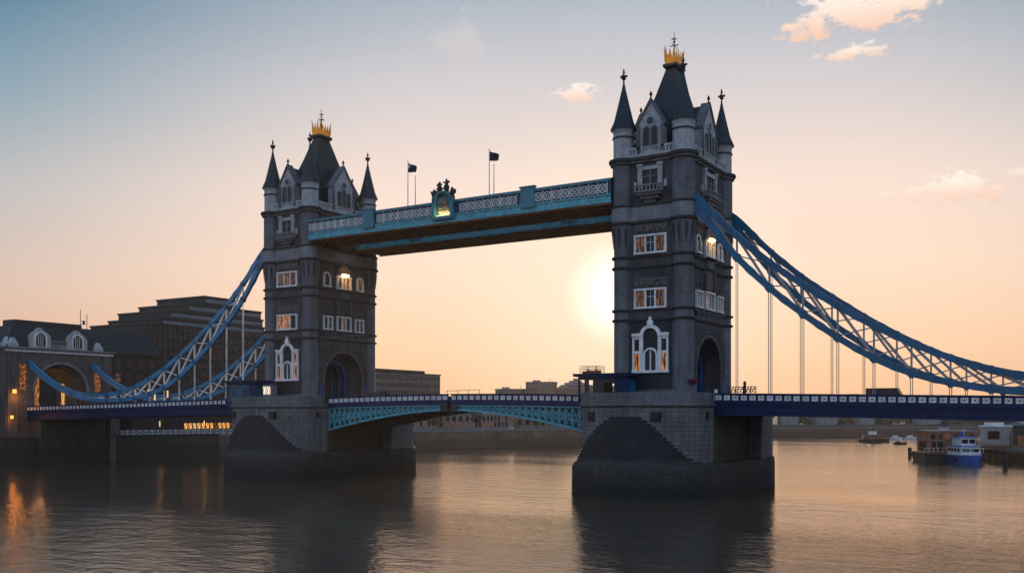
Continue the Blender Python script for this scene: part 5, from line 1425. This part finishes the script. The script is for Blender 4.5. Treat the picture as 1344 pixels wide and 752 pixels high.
mb = MB(); mb.box(-2.0, 1.0, -1.2, 1.2, 3.2, 4.6); mb.build('wheelhouse', 'boat_white', t)
mb = MB(); mb.tube([(-.5, 0, 4.6), (-.5, 0, 8)], .1, 6); mb.tube([(-.5, -.9, 6.6), (-.5, .9, 6.6)], .07, 6); mb.build('mast', 'dark_iron', t)
t = thing('rowing_boat', 'tiny dark open boat near the moored white boats', 'boat', (33, 255, 0), None, R(30))
hull(MB(), 2.6, .9, -.2, .7).build('hull', 'boat_dark', t)
mb = MB(); mb.box(-1.8, -.2, -.6, .6, .7, 1.3); mb.build('cuddy', 'boat_dark', t)
proto = None
for k in range(7):
    if proto is None:
        o = thing('moored_boat', 'tiny white boat in the row moored along the far right bank', 'boat', group='tiny white boats moored off the far bank')
        hull(MB(), 2.8, 1.0, -.2, .9).build('hull', 'boat_white', o)
        mb = MB(); mb.box(-1.6, .6, -.7, .7, .9, 2.0); mb.build('cabin', 'boat_white', o); proto = o
    else: o = copy_tree(proto)
    o.location = (20 + k * 5.2, 321 + (k % 3) * 7, 0); o.rotation_euler = (0, 0, R(25 + 17 * (k % 4)))
for (x, y, h, lab) in ((55, 140, 2.7, 'dark mooring post standing alone left of the brick pavilion'), (83, 93, 2.9, 'grey mooring post in front of the jetty at the right edge')):
    t = thing('mooring_post', lab, 'post', (x, y, 0), 'mooring posts in the river')
    mb = MB(); mb.lathe(0, 0, [(.55, -4), (.52, h - .5), (.56, h - .45), (.56, h - .1), (.3, h + .12)], 12); mb.build('pile', 'boat_dark' if x < 60 else 'office_concrete', t)
    mb = MB(); mb.lathe(0, 0, [(.6, h - 1.3), (.6, h - 1.0)], 12); mb.build('iron_band', 'dark_iron', t)
t = thing('timber_jetty', 'long timber jetty with pale railing along the right bank', 'jetty', (88, 120, 0))
JP = [(21, -40), (-3.5, -3), (-18.5, 29), (-24.5, 60)]
mb = MB(); pl = MB(); rl = MB()
for a, b_ in zip(JP, JP[1:]):
    A = Vector((*a, 0)); B = Vector((*b_, 0)); d = (B - A).normalized(); n = Vector((d.y, -d.x, 0))
    mb.beam(tuple(A + Vector((0, 0, 4.4))), tuple(B + Vector((0, 0, 2.9))), 4.5, .6)
    mb.beam(tuple(A + Vector((1.4, 0, .9))), tuple(B + Vector((1.4, 0, .9))), 1.0, 3.4)
    L = (B - A).length; N = int(L / 4)
    for k in range(N):
        P0 = A.lerp(B, (k + .5) / N)
        for sg in (-1, 1): q = P0 + n * 1.8 * sg; pl = MB(); pl.lathe(q.x, q.y, [(.3, -4), (.28, 2.6)], 8); pl.build('pile', 'boat_dark', t)
    N = int(L / 1.5)
    for sg in (-1, 1):
        for k in range(N): q = A.lerp(B, k / N) + n * 2.1 * sg; rl.box(q.x - .06, q.x + .06, q.y - .06, q.y + .06, 3.2, 4.3)
        for z in (3.75, 4.3): rl.beam(tuple(A + n * 2.1 * sg + Vector((0, 0, z))), tuple(B + n * 2.1 * sg + Vector((0, 0, z))), .1, .1)
mb.build('deck', 'wood', t); rl.build('railing', 'office_pale', t)

# ------------------------------------------------------------------ haze
mb = MB(); mb.box(-2500, 2500, -1500, 2500, -6, 84); mb.build('haze', 'haze', kind='stuff')
